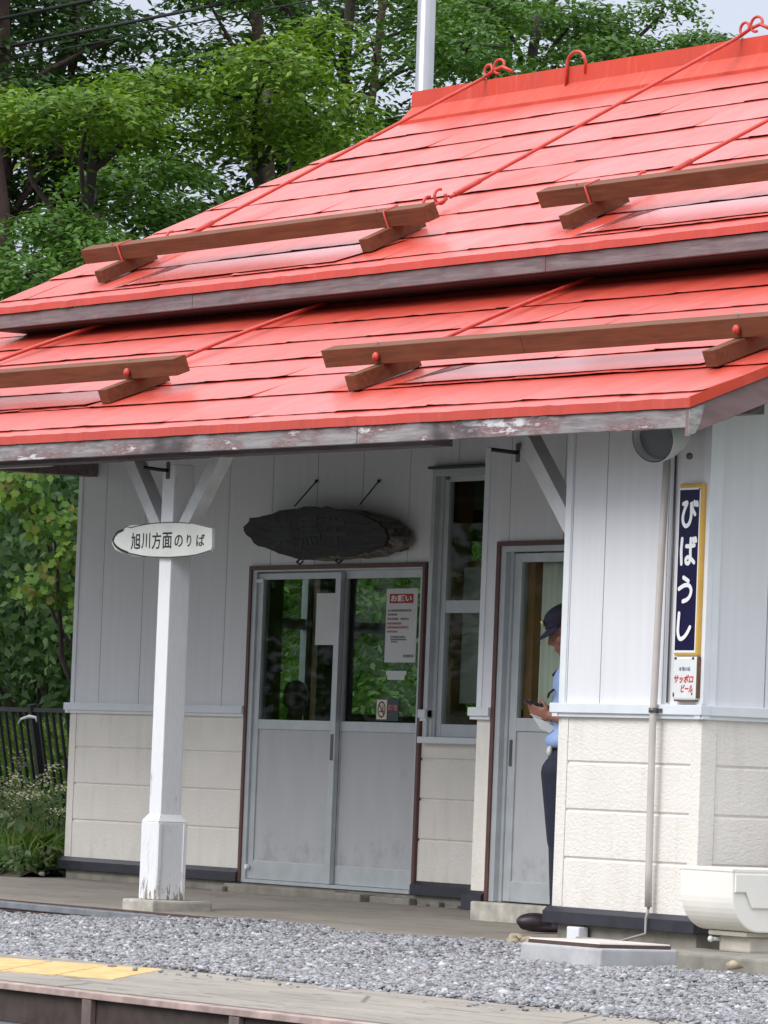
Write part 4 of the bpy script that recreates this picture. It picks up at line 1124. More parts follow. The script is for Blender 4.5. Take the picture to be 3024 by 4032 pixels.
lines([(-6.497, -6.375, 1.683, .016), (-6.345, -6.250, 1.683, .016), (-6.497, -6.34, 1.655, .016), (-6.497, -6.258, 1.630, .018), (-6.497, -6.38, 1.605, .014)])
L.build('red_lines', M['poster_red'], nt_, .0006)
tag(MB().prism([(x, yr, z) for x, z in ((-6.492, 1.368), (-6.255, 1.368), (-6.258, 1.345), (-6.277, 1.338), (-6.280, 1.312), (-6.472, 1.312), (-6.474, 1.338), (-6.490, 1.346))], (0, .002, 0)).build('paper_slip', M['paper']), 'small stepped white paper slip below the red-headed notice', 'paper')
ns = empty('smoking_sticker', (-6.46, yr, 1.13), 'dark no smoking sticker at the bottom of the right door pane', 'sticker')
MB().box(-6.590, -6.330, yr, yr + .002, 1.058, 1.196, .0).build('sticker_base', M['greensticker'], ns)
MB().box(-6.583, -6.466, yr - .001, yr, 1.066, 1.188).build('cream_half', M['stickercream'], ns)
L = Lettering(yr - .002)
ring = [(-6.5245 + .041 * math.cos(a), 1.127 + .046 * math.sin(a)) for a in np.linspace(0, 2 * math.pi, 17)]
L.stroke(ring, .005); L.stroke([(-6.553, 1.158), (-6.496, 1.096)], .0045); L.rect(-6.552, -6.498, 1.110, 1.118); L.stroke([(-6.505, 1.122), (-6.512, 1.134), (-6.503, 1.142), (-6.51, 1.152)], .003)
L.build('symbol', M['rust'], ns, .0006)
L = Lettering(yr - .001); L.fit('禁煙', -6.452, -6.345, 1.120, 1.158, .03); L.build('lettering', M['stickerred'], ns, .0008)
L = Lettering(yr - .001); lines([(-6.45, -6.36, 1.094, .008)]); L.build('small_line', M['poster_red'], ns, .0006)

# ================================================================== THINGS AT THE FOOT OF THE WING
bx = empty('concrete_pit_box', (.2, -.7, -.1), 'low white painted concrete box with brown-edged lid on the gravel', 'concrete box')
MB().hexa([(-.17, -.925, -.2), (.575, -.955, -.2), (.54, -.475, -.2), (-.17, -.475, -.2), (-.165, -.92, -.065), (.57, -.95, -.065), (.535, -.478, -.065), (-.165, -.478, -.065)], .010).build('box', M['whiteconc'], bx)
b = MB().hexa([(-.13, -.90, -.0645), (.46, -.885, -.0645), (.51, -.50, -.0645), (-.10, -.50, -.0645), (-.13, -.90, -.047), (.46, -.885, -.047), (.51, -.50, -.047), (-.10, -.50, -.047)]); b.build('lid_edge', M['lidedge'], bx)
MB().hexa([(-.128, -.898, -.0465), (.458, -.883, -.0465), (.508, -.502, -.0465), (-.098, -.502, -.0465), (-.125, -.895, -.040), (.455, -.88, -.040), (.505, -.505, -.040), (-.095, -.505, -.040)]).build('lid', M['lid'], bx)
b = MB().hexa([(.725, -.63, -.3), (5, -.70, -.3), (5, -.02, -.3), (.725, -.02, -.3), (.73, -.62, -.068), (5, -.69, -.068), (5, -.03, -.064), (.73, -.02, -.064)], .012)
b.box(.03, .7245, -.44, -.02, -.3, -.069, .01)
tag(b.build('kerb_slab', M['foundation']), kind='structure')
# rubble lumps at the wing corner
rb = np.array([(-1.18, -.30, -.09), (-1.08, -.36, -.10), (-.98, -.33, -.09), (-.86, -.40, -.095), (-.72, -.37, -.09), (-1.22, -.24, -.08), (-.62, -.36, -.10)])
MBr = stones('rubble_lump', rb[:1] * 0, np.array([.045]), M['rubble'])
proto = MBr.data
bpy.data.objects.remove(MBr)
names = ['ochre rubble lump by the shoe at the foot of the wing wall', 'ochre rubble lump second from the shoe', 'brown rubble lump in the middle of the row at the wing foot', 'rubble lump right of the middle of the row at the wing foot', 'rubble lump behind the lid of the white box', 'ochre rubble lump nearest the wing corner', 'small rubble lump at the right end of the row']
for i, p_ in enumerate(rb):
    o = bpy.data.objects.new('rubble_lump', proto); COL.objects.link(o)
    o.location = p_; o.scale = (rnd.uniform(.8, 1.3), rnd.uniform(.7, 1.1), rnd.uniform(.7, 1.1)); o.rotation_euler = (rnd.uniform(0, 1), rnd.uniform(0, 1), rnd.uniform(0, 6))
    tag(o, names[i], 'stone', 'rubble lumps at the foot of the wing')
tag(MB().box(-1.04, -.93, -.06, .0, -.08, -.012, .008).build('white_block', M['cornertrim']), 'small white block under the plinth at the wing corner', 'block')
o = stones('pale_stone', np.array([[0., 0, 0]]), np.array([.07]), M['rubble']); o.location = (1.34, -.73, -.10); o.scale = (.8, .6, 1.1)
tag(o, 'pale upright stone leaning on the kerb slab at the right', 'stone')

# wash tub on a foot
tb = empty('wash_tub', (.6, 0, -.07), 'white rounded resin tub on a cream foot beside the wing corner', 'tub')
def tubprof(s_):
    # outer half section in (y,z), lip at y=-.30 s_=shrink
    pts = [(-.302, .338), (-.302, .300)]
    for a in np.linspace(0, math.pi / 2, 12):
        pts.append((-.135 - .163 * math.cos(a), .225 - .192 * math.sin(a)))
    full = pts + [(-y, z) for y, z in reversed(pts)]
    return [(y * (1 - s_ * 1.6), z + (s_ * .14 if z < .3 else 0)) for y, z in full]
x0t, x1t = .285, .72
b = MB()
P1 = tubprof(0); 
b.prism([(x0t, y, z) for y, z in P1], (x1t - x0t, 0, 0), .008)
body = b.build('tub_body', M['tub'], tb)
b = MB()
b.box(x0t - .004, x1t + .004, -.306, .306, .322, .340, .005)
b.build('rim', M['tub'], tb)
b = MB()  # stepped relief on the end
b.prism([(x1t + .001, y, z) for y, z in ((-.29, .225), (-.225, .225), (-.185, .150), (.185, .150), (.225, .225), (.29, .225), (.29, .315), (-.29, .315))], (.012, 0, 0), .005)
b.build('end_relief', M['tub'], tb)
b = MB()
b.box(x0t + .06, x1t - .06, -.165, .165, .008, .032, .008); b.box(x0t + .09, x1t - .09, -.12, .12, -.07, .0075, .012)
b.build('foot', M['tubfoot'], tb)
b = MB().tube([(x0t + .1, -.11, -.012), (x0t + .09, -.165, -.012)], .010, 10).ell((x0t + .088, -.168, -.012), (.016, .014, .016), None, 10, 8)
b.build('drain_tap', M['cornertrim'], tb)

# ================================================================== PEOPLE
def capsule(b, p0, p1, r0, r1, n=12):
    p0, p1 = Vector(p0), Vector(p1)
    b.tube([p0, p0.lerp(p1, .5), p1], [r0, (r0 + r1) / 2, r1], n)
    b.ell(p0, (r0,) * 3, None, n, 8); b.ell(p1, (r1,) * 3, None, n, 8)
def blend(b, name, mat, parent, voxel=.007, sm=4):
    o = b.build(name, mat, parent, True)
    md = o.modifiers.new('fuse', 'REMESH'); md.mode = 'VOXEL'; md.voxel_size = voxel; md.use_smooth_shade = True
    md = o.modifiers.new('soft', 'SMOOTH'); md.iterations = sm; md.factor = .5
    return o
class Body:
    """u forward, s to the figure's left, z up; placed at origin o with heading h"""
    def __init__(s, o, h, k=1.0):
        s.o = Vector(o); s.h = Vector((h[0], h[1], 0)).normalized(); s.l = Vector((-s.h.y, s.h.x, 0)); s.k = k
    def __call__(s, u, w, z): return s.o + s.h * u + s.l * w + Vector((0, 0, z * s.k))
    def rot(s): return Matrix((s.h, s.l, Vector((0, 0, 1)))).transposed()
def head(b, Q, cu, cz, tilt=0.0):
    """head centred at (cu,0,cz), tilt = nod forward (rad)"""
    def T(u, w, z):
        uu = u * math.cos(tilt) + z * math.sin(tilt); zz = -u * math.sin(tilt) + z * math.cos(tilt)
        return Q(cu + uu, w, cz + zz)
    rt = Q.rot() @ Matrix.Rotation(tilt, 3, 'Y')
    b.ell(T(-.012, 0, .03), (.098, .076, .095), rt); b.ell(T(.030, 0, -.045), (.066, .058, .078), rt)
    b.ell(T(.058, 0, -.098), (.030, .030, .026), rt)                                       # chin
    b.tube([T(.088, 0, .012), T(.112, 0, -.028), T(.086, 0, -.040)], [.010, .014, .012], 10)  # nose
    b.ell(T(.088, 0, .032), (.014, .05, .012), rt)                                        # brow
    b.ell(T(.088, 0, -.064), (.012, .024, .007), rt); b.ell(T(.086, 0, -.076), (.012, .022, .008), rt)  # lips
    for w in (-1, 1):
        b.ell(T(.082, w * .032, .008), (.012, .016, .008), rt)
        b.ell(T(-.01, w * .077, -.012), (.020, .009, .032), rt)
        b.ell(T(.05, w * .045, -.03), (.03, .02, .028), rt)
    return T, rt
def hand(b, W, along, palmn, side_, curl=.6, sgn=1):
    """W wrist; fingers grow along 'along', curl towards palmn; thumb on side_"""
    W, a, pn, sd2 = Vector(W), Vector(along).normalized(), Vector(palmn).normalized(), Vector(side_).normalized()
    rt = Matrix((a, sd2, pn)).transposed()
    b.ell(W + a * .045, (.052, .040, .016), rt)
    for i, L_ in enumerate((.068, .078, .072, .056)):
        base = W + a * .085 + sd2 * (.030 - .020 * i)
        d = a.copy(); p0 = base; rr = .0085
        for j, f in enumerate((.45, .32, .25)):
            ang = curl * (.6 + .5 * j)
            d2 = (a * math.cos(ang) + pn * math.sin(ang))
            p1 = p0 + d2 * L_ * f
            capsule(b, p0, p1, rr, rr * .9, 8); p0 = p1; rr *= .9
    t0 = W + a * .025 + sd2 * .036
    t1 = t0 + (a * .6 + sd2 * .6 + pn * .3).normalized() * .035; t2 = t1 + (a * .85 + pn * .45).normalized() * .030
    capsule(b, t0, t1, .011, .0095, 8); capsule(b, t1, t2, .0095, .008, 8)

Q = Body((-2.325, .750, -.088), (-.532, -.846), 1.05)
per = empty('person', Q.o, 'person in navy cap and light blue shirt reading a phone beside the narrow door', 'person')
# skin: head, neck, forearms, hands
b = MB()
T, rt = head(b, Q, .005, 1.55, .42)
capsule(b, Q(-.045, 0, 1.36), Q(-.012, 0, 1.49), .056, .054)
HW = {}
for w in (-1, 1):
    el = (-.07, w * .215, 1.07); wr = (.078, w * .085, 1.110)
    capsule(b, Q(-.05, w * .21, 1.20), Q(*el), .042, .040); capsule(b, Q(*el), Q(*wr), .038, .026)
    al = (Q(.18, w * .03, 1.125) - Q(*wr)).normalized()
    hand(b, Q(*wr), al, (Q.l * -w * .5 + Vector((0, 0, .6))), Q.l * w * .3 + Vector((0, 0, .8)), .75)
capsule(b, Q(-.045, 0, 1.30), Q(-.045, 0, 1.37), .07, .06)
b.tube([Q(-.05, -.2, 1.2), Q(-.06, 0, 1.31), Q(-.05, .2, 1.2)], [.05, .09, .05], 12)
blend(b, 'body', M['skin'], per, .006, 3)
# shirt
b = MB(); rq = Q.rot()
b.ell(Q(-.045, 0, 1.27), (.118, .185, .15), rq); b.ell(Q(-.035, 0, 1.12), (.118, .165, .15), rq); b.ell(Q(-.02, 0, .985), (.122, .165, .075), rq)
b.ell(Q(-.055, 0, 1.345), (.078, .16, .065), rq)
for w in (-1, 1):
    capsule(b, Q(-.05, w * .175, 1.335), Q(-.062, w * .222, 1.16), .068, .060)
blend(b, 'shirt', M['shirt'], per, .008, 5)
b = MB()
b.tube([Q(.065, .075, 1.245), Q(.088, .055, 1.225), Q(.094, .03, 1.205)], .006, 6); b.tube([Q(.066, -.075, 1.245), Q(.088, -.055, 1.225), Q(.094, -.03, 1.205)], .006, 6)
b.tube([Q(.02, .05, 1.375), Q(.045, .03, 1.345), Q(.07, 0, 1.32), Q(.045, -.03, 1.345), Q(.02, -.05, 1.375)], .008, 6)
b.build('piping', M['trouser'], per, True)
# trousers
b = MB()
b.ell(Q(-.035, 0, .90), (.118, .165, .085), rq)
for w in (-1, 1):
    b.ell(Q(-.035, w * .07, .85), (.125, .095, .12), rq)
    capsule(b, Q(.022, w * .085, .82), Q(.002, w * .095, .47), .095, .068, 16)
    capsule(b, Q(-.002, w * .095, .50), Q(-.012, w * .10, .12), .066, .052, 16)
    b.ell(Q(.010, w * .10, .10), (.062, .05, .035), rq)
blend(b, 'trousers', M['trouser'], per, .008, 4)
b = MB(); b.ell(Q(-.032, 0, .945), (.117, .164, .018), rq); b.build('belt', M['black'], per, True)
b = MB(); b.bar(Q(.080, .03, .935), Q(.080, -.03, .935), .012, .04); b.ell(Q(.076, .065, .925), (.018, .03, .03), rq); b.build('buckle', M['beltwhite'], per)
for w in (-1, 1):
    b = MB()
    b.ell(Q(.115, w * .105, .048), (.105, .047, .048), rq); b.ell(Q(-.005, w * .10, .055), (.07, .042, .05), rq); b.ell(Q(.06, w * .103, .02), (.145, .046, .022), rq)
    b.ell(Q(.0, w * .10, .085), (.05, .045, .04), rq)
    blend(b, 'shoe', M['shoe'], per, .007, 2)
# cap
b = MB()
V = []
b.ell(T(-.008, 0, .075), (.113, .090, .072), rt); b.ell(T(-.004, 0, .05), (.112, .088, .038), rt)
blend(b, 'cap', M['capcloth'], per, .007, 2)
b = MB()
n1 = 12
top = []
for i in range(n1 + 1):
    a = -1.15 + 2.3 * i / n1
    ri = T(.100 * math.cos(a), .086 * math.sin(a), .040 + .004)
    ro = T(.098 * math.cos(a) + .082 * max(0, math.cos(a * 1.25)), .090 * math.sin(a), .030 - .018 * math.cos(a))
    top.append((ri, ro))
for (a, c), (a2, c2) in zip(top, top[1:]):
    d_ = Vector((0, 0, .006))
    b.hexa([a - d_, c - d_, c2 - d_, a2 - d_, a, c, c2, a2])
bmesh.ops.remove_doubles(b.bm, verts=b.bm.verts, dist=.0005)
b.build('cap_brim', M['capcloth'], per)
b = MB(); b.ell(T(.109, 0.012, .085), (.009, .020, .019), rt); b.build('badge', M['gold'], per, True)
b = MB(); 
for w in (-1, 1): b.ell(T(-.045, w * .074, .005), (.03, .008, .03), rt)
b.ell(T(-.095, 0, -.01), (.018, .06, .05), rt); b.build('hair', M['hair'], per, True)
ph = MB(); c0 = Q(.150, .0, 1.165)
ph.bar(c0 - Q.h * .065 - Vector((0, 0, .014)), c0 + Q.h * .07 + Vector((0, 0, .016)), .08, .016, (0, 0, 1), .003)
tag(ph.build('phone', M['phone']), 'black phone held in the hands of the person in the cap', 'phone')
pb = MB(); pb.hexa([Q(.05, -.05, 1.065), Q(.185, -.045, 1.110), Q(.185, .06, 1.110), Q(.05, .065, 1.065), Q(.05, -.05, 1.070), Q(.185, -.045, 1.116), Q(.185, .06, 1.116), Q(.05, .065, 1.070)])
pb.prism([Q(.045, .066, 1.050), Q(.12, .066, 1.085), Q(.178, .06, 1.105), Q(.13, .062, 1.040), Q(.08, .064, 1.020)], -Q.l * .004)
tag(pb.build('folded_paper', M['paper']), 'folded white paper held under the phone by the person in the cap', 'paper')

# seated figure in the waiting room, seen from behind through the door glass
Q2 = Body((-9.46, 3.37, .02), (-.6, .8), 1.02)
p2 = empty('person', Q2.o, 'dark-haired person in a dark jacket seated inside behind the left door pane', 'person')
b = MB()
T2, rt2 = head(b, Q2, .02, 1.165, .15)
capsule(b, Q2(-.01, 0, .98), Q2(.005, 0, 1.11), .055, .054)
b.tube([Q2(0, -.17, .93), Q2(0, 0, .98), Q2(0, .17, .93)], [.05, .07, .05], 12)
for w in (-1, 1):
    capsule(b, Q2(.05, w * .2, .66), Q2(.27, w * .12, .60), .04, .028)
    hand(b, Q2(.27, w * .12, .60), Q2.h, Vector((0, 0, -1)), -Q2.l * w, .35)
    capsule(b, Q2(.05, w * .2, .66), Q2(0, w * .18, .9), .04, .045)
blend(b, 'body', M['skin'], p2, .008, 3)
b = MB(); r3 = Q2.rot()
b.ell(Q2(-.01, 0, .84), (.12, .19, .16), r3); b.ell(Q2(-.01, 0, .64), (.13, .17, .2), r3); b.ell(Q2(-.005, 0, .955), (.08, .16, .05), r3)
for w in (-1, 1): capsule(b, Q2(0, w * .18, .92), Q2(.05, w * .21, .68), .065, .055); capsule(b, Q2(.05, w * .21, .68), Q2(.23, w * .14, .61), .052, .042)
blend(b, 'jacket', M['dark_jacket'], p2, .01, 4)
b = MB()
b.ell(Q2(0, 0, .52), (.15, .17, .09), r3)
for w in (-1, 1):
    capsule(b, Q2(.02, w * .09, .52), Q2(.42, w * .1, .50), .085, .062); capsule(b, Q2(.42, w * .1, .50), Q2(.43, w * .1, .1), .062, .048)
blend(b, 'trousers', M['trouser'], p2, .01, 4)
b = MB()
for w in (-1, 1): b.ell(Q2(.50, w * .1, .055), (.12, .045, .04), r3); b.ell(Q2(.43, w * .1, .07), (.06, .042, .05), r3)
blend(b, 'shoe', M['shoe'], p2, .008, 2)
b = MB(); b.ell(T2(-.022, 0, .038), (.104, .084, .092), rt2); b.ell(T2(-.04, 0, -.01), (.085, .080, .07), rt2); blend(b, 'hair', M['hair'], p2, .008, 2)

# ================================================================== FENCE, FLOWER BED
fn = empty('black_fence', (-12.2, 2.95, 0), 'leaning black railing fence at the left of the building', 'fence')
FY, FZ = 2.95, 1.10
lean = -.19
def fp(x, z): return (x, FY + (z - FZ) * lean, z)
b = MB().bar(fp(-16, 1.09), fp(-10.6, 1.09), .035, .032); b.bar(fp(-16, .22), fp(-10.6, .22), .03, .03); b.build('rail', M['black'], fn)
for i in range(52):
    x = -15.9 + i * .102
    if abs((x + 12.42) % 1.9) < .05: continue
    b = MB().bar(fp(x, .22), fp(x, 1.08), .02, .02, (1, 0, 0)); b.build('baluster', M['black'], fn)
for x in (-14.32, -12.42, -10.65):
    b = MB().bar(fp(x, -.1), fp(x, 1.13), .055, .05, (1, 0, 0), .003); b.build('fence_post', M['black'], fn)
tag(MB().tube([fp(-12.50, .985)[:1] + (2.88, .985), (-12.40, 2.85, 1.02), (-12.30, 2.86, 1.04), (-12.22, 2.87, 1.035), (-12.20, 2.87, 1.00)], [.005, .009, .013, .009, .004], 8).build('white_rag', M['paper']), 'strip of white cloth tied to the black fence post', 'cloth')

sheet('flower_bed_soil', np.linspace(-18, -10.5, 20), [(1.75, -.10), (1.95, -.02), (2.5, .04), (3.6, .02)], M['soil'], wob=.02)
# rough stone edge of the bed
st = np.stack([rng.uniform(-16, -10.3, 60), rng.uniform(1.72, 2.0, 60), rng.uniform(-.08, -.03, 60)], 1)
tag(stones('bed_edging_stones', st[:9], rng.uniform(.02, .04, 9), M['foundation']), 'broken stone edging along the flower bed', 'stones', kind='stuff')

# ------------------------------------------------------------------ foliage helpers
def leaf_quads(P, Nrm, size, asp=.5, fold=.15, tip=None):
    """one pointed leaf (two triangles pairs -> 4 verts + midrib) per point"""
    n = len(P)
    a = rng.normal(size=(n, 3))
    if tip is not None: a = a * .55 + tip
    Nrm = Nrm / np.linalg.norm(Nrm, axis=1)[:, None]
    a -= Nrm * (a * Nrm).sum(1)[:, None]; a /= np.linalg.norm(a, axis=1)[:, None] + 1e-9
    c = np.cross(Nrm, a)
    s_ = size[:, None]
    v0 = P - a * s_ * .5; v2 = P + a * s_ * .5
    v1 = P + c * s_ * asp * .5 + Nrm * s_ * fold * .5 - a * s_ * .06; v3 = P - c * s_ * asp * .5 + Nrm * s_ * fold * .5 - a * s_ * .06
    V = np.stack([v0, v1, v2, v3], 1).reshape(-1, 3)
    F = np.arange(n * 4).reshape(n, 4)
    return V, F
def pad(c, rx, rz, n, size, droop=.35, flat=.75):
    """flattened leafy spray, denser on its upper skin"""
    d = rng.normal(size=(n, 3)); d /= np.linalg.norm(d, axis=1)[:, None]
    r_ = rng.uniform(.25, 1.0, n) ** .6
    lump = 1 + .25 * np.sin(d[:, 0] * 5 + c[0]) * np.sin(d[:, 1] * 6 + c[1] * 2)
    P = d * (r_ * lump)[:, None] * np.array([rx, rx, rz])
    P[:, 2] -= droop * rz * (P[:, 0] ** 2 + P[:, 1] ** 2) / (rx * rx)
    P += np.array(c) + rng.normal(size=(n, 3)) * np.array([.03, .03, .02])
    Nn = d * np.array([.5, .5, .4]) + np.array([0, 0, flat]) + rng.normal(size=(n, 3)) * .45
    return P, Nn, rng.uniform(.7, 1.3, n) * size
def sprays(c, rx, rz, nsp, nl, size):
    """compound-leaf sprays: rows of leaflets along arching stalks"""
    Ps, Ns, Ss, Ts = [], [], [], []
    for _ in range(nsp):
        d = rng.normal(size=3); d /= np.linalg.norm(d); r_ = rng.uniform(.2, 1) ** .5
        p = np.array(c) + d * r_ * np.array([rx, rx, rz])
        h = np.array([d[0], d[1], 0.0]) + rng.normal(size=3) * .5; h[2] = -.25 + rng.normal() * .2; h /= np.linalg.norm(h)
        L_ = rng.uniform(.8, 1.4) * size * 3.6
        side_ = np.cross(h, (0, 0, 1)); side_ /= np.linalg.norm(side_) + 1e-9
        t = np.linspace(0, 1, nl)
        sg_ = np.where(np.arange(nl) % 2 == 0, 1, -1)[:, None]
        q = p + h * (t * L_)[:, None] + side_ * sg_ * size * .45 + np.array([0, 0, -.3 * L_]) * (t ** 2)[:, None]
        Ps.append(q); Ns.append(np.array([0, 0, 1.0]) + rng.normal(size=(nl, 3)) * .35 + d * .3); Ss.append(rng.uniform(.75, 1.2, nl) * size); Ts.append(np.repeat((h * .6)[None], nl, 0) + side_ * sg_)
    return np.concatenate(Ps), np.concatenate(Ns), np.concatenate(Ss), np.concatenate(Ts)
def limb(b, p0, p1, r0, r1, bend=.12, n=6):
    p0, p1 = Vector(p0), Vector(p1)
    L_ = (p1 - p0).length
    o_ = Vector((rnd.uniform(-1, 1), rnd.uniform(-1, 1), rnd.uniform(-.3, .3))) * bend * L_
    pts = [p0.lerp(p1, i / n) + o_ * math.sin(math.pi * i / n) + Vector((rnd.uniform(-1, 1), rnd.uniform(-1, 1), 0)) * .02 * L_ * (0 < i < n) for i in range(n + 1)]
    b.tube(pts, [r0 + (r1 - r0) * i / n for i in range(n + 1)], 7)
    return pts

def tree(name, label, base, top, r0, clumps, leafmat_, leaf=.085, dens=900, bark='bark', group='trees behind the station', compound=True, extra=0):
    t = empty(name, base, label, 'tree', group)
    b = MB()
    trunk = limb(b, base, top, r0, r0 * .35, .05, 9)
    for q in range(extra):
        limb(b, trunk[1 + q], Vector(top) + Vector((rnd.uniform(-1.6, 1.6), rnd.uniform(-1.8, 1.8), rnd.uniform(-1, .5))), r0 * .6, r0 * .22, .05, 8)
    allP, allN, allS, allT = [], [], [], []
    for (x, y, z, rx, rz) in clumps:
        rx *= .93; rz *= .72
        c = (x, y, z)
        j = min(range(len(trunk)), key=lambda i: (trunk[i] - Vector((x, y, z - .8))).length)
        limb(b, trunk[j], c, r0 * .28, .012, .16)
        for q in range(3):
            limb(b, Vector(c), Vector(c) + Vector((rnd.uniform(-1, 1) * rx, rnd.uniform(-1, 1) * rx, rnd.uniform(-.2, .6) * rz)), .012, .004, .15, 4)
        n = int(dens * max(.25, rx * rx * 3.2))
        if compound:
            P, Nn, S, Tt = sprays(c, rx, rz, max(8, n // 9), 9, leaf)
            allP.append(P); allN.append(Nn); allS.append(S); allT.append(Tt)
        P, Nn, S = pad(c, rx * .95, rz, n // (2 if compound else 1), leaf * .95)
        allP.append(P); allN.append(Nn); allS.append(S); allT.append(rng.normal(size=P.shape))
    b.build('trunk', M[bark], t)
    P = np.concatenate(allP); V, F = leaf_quads(P, np.concatenate(allN), np.concatenate(allS), .48, .15, np.concatenate(allT))
    mesh_np('crown', V, F, leafmat_, t)
    return t

A_ = [(-16.72, 5.52, 6.08, .69, .23), (-17.24, 6.54, 6.42, .53, .23), (-17.39, 5.39, 6.0, .32, .19), (-17.34, 6.42, 6.01, .47, .19), (-17.9, 5.2, 6.25, .4, .2)]
A2 = [(-16.4, 5.18, 5.07, .45, .23), (-16.85, 6.32, 5.31, .48, .23), (-15.68, 4.49, 4.56, .46, .3), (-15.77, 5.26, 4.83, .41, .22), (-18.42, 6.6, 5.72, .35, .17), (-18.6, 7.3, 5.9, .45, .25), (-15.9, 5.0, 4.2, .5, .3), (-16.5, 5.9, 4.6, .5, .3), (-15.6, 4.3, 3.9, .45, .3)]
B_ = [(-16.74, 7.32, 6.63, .57, .32), (-17.27, 7.46, 6.19, .56, .3), (-17.41, 8.15, 6.38, .48, .39), (-17.34, 8.2, 7.06, .28, .26), (-17.74, 7.73, 5.38, .35, .13), (-18.9, 8.9, 6.4, .5, .35), (-17.2, 8.6, 5.7, .5, .3), (-17.0, 7.2, 5.2, .5, .25)]
C_ = [(-18.37, 10.32, 7.27, .5, .45), (-17.71, 10.47, 6.86, .38, .25), (-19.08, 11.03, 7.72, .51, .25), (-19.52, 12.2, 7.82, .69, .24), (-18.91, 12.26, 7.46, .61, .21), (-19.07, 12.91, 7.97, .31, .21), (-18.06, 12.67, 7.51, .44, .1), (-18.86, 10.52, 6.76, .37, .18), (-18.78, 11.55, 7.25, .35, .21), (-18.4, 11.9, 7.0, .4, .15)]
C2 = [(-19.66, 10.14, 7.19, .32, .6), (-19.25, 9.91, 6.6, .23, .18), (-20.2, 11.12, 7.74, .47, .35), (-20.0, 9.6, 7.4, .4, .3), (-19.4, 9.7, 6.2, .4, .3), (-19.9, 10.2, 8.1, .5, .3), (-20.4, 9.2, 7.9, .5, .3)]
tree('broadleaf_tree', 'bright green tree with flat leafy layers above the left end of the upper roof', (-17.6, 6.2, .0), (-17.5, 6.1, 6.3), .11, A_, M['leaf_bright'], .085, 1350)
tree('broadleaf_tree', 'low mid green tree whose lower boughs hang behind the left roof edge', (-17.2, 5.7, .0), (-16.6, 5.6, 5.2), .10, A2, M['leaf_mid'], .085, 1300)
tree('broadleaf_tree', 'tree with yellowish green layered crown left of the steel flue pipe', (-18.2, 8.2, .0), (-17.6, 7.8, 6.6), .12, B_, M['leaf_bright'], .085, 1300)
tree('broadleaf_tree', 'feathery tree behind the ridge right of the steel flue pipe', (-20.2, 12.2, .0), (-19.2, 11.6, 7.8), .13, C_, M['leaf_mid'], .075, 1300)
tree('broadleaf_tree', 'dense dark crown standing just behind the steel flue pipe', (-20.2, 9.8, .0), (-19.9, 10.0, 8.0), .13, C2, M['leaf_mid'], .085, 1200)
# darker row further back, thin bare stems and ragged crowns
back = [(-25.5, 7.6, 'tall thin tree with dark ragged crown at the far left of the back row'), (-25.2, 9.4, 'tall dark tree second from the left in the back row'), (-26.0, 10.6, 'dark reddish-stemmed tree above the left roof in the back row'),
        (-24.6, 11.6, 'dark reddish-stemmed tree left of the bright layered crown in the back row'), (-25.4, 13.2, 'dark back row tree left of the steel flue pipe'), (-24.4, 14.6, 'dark back row tree just right of the steel flue pipe')]
for i, (x, y, lab) in enumerate(back):
    cl = []
    r_ = random.Random(40 + i)
    for q in range(42):
        zz = r_.uniform(2.2, 6.6) if q < 25 else r_.uniform(6.6, 10.5)
        cl.append((x + r_.uniform(-1.2, 1.2), y + r_.uniform(-1.2, 1.2), zz, r_.uniform(.3, .62), r_.uniform(.18, .4)))
    tree('slender_tree', lab, (x, y, 0), (x + r_.uniform(-.5, .5), y + r_.uniform(-.5, .5), 11), .12, cl, M['leaf_dark'], .115, 470, 'bark_red' if i in (1, 2, 3) else 'bark', 'dark back row trees', True, 1)
# a hedge-like mass closing the view low down behind the building
Ps, Ns, Ss = [], [], []
for q in range(150):
    c = (rng.uniform(-27, -21), rng.uniform(4, 17), rng.uniform(.5, 5.6))
    P, Nn, S = pad(c, rng.uniform(.5, .9), rng.uniform(.35, .6), 360, .13); Ps.append(P); Ns.append(Nn); Ss.append(S)
V, F = leaf_quads(np.concatenate(Ps), np.concatenate(Ns), np.concatenate(Ss), .5)
tag(mesh_np('undergrowth', V, F, M['leaf_dark']), 'dark mass of undergrowth between the tree stems', 'undergrowth', kind='stuff')

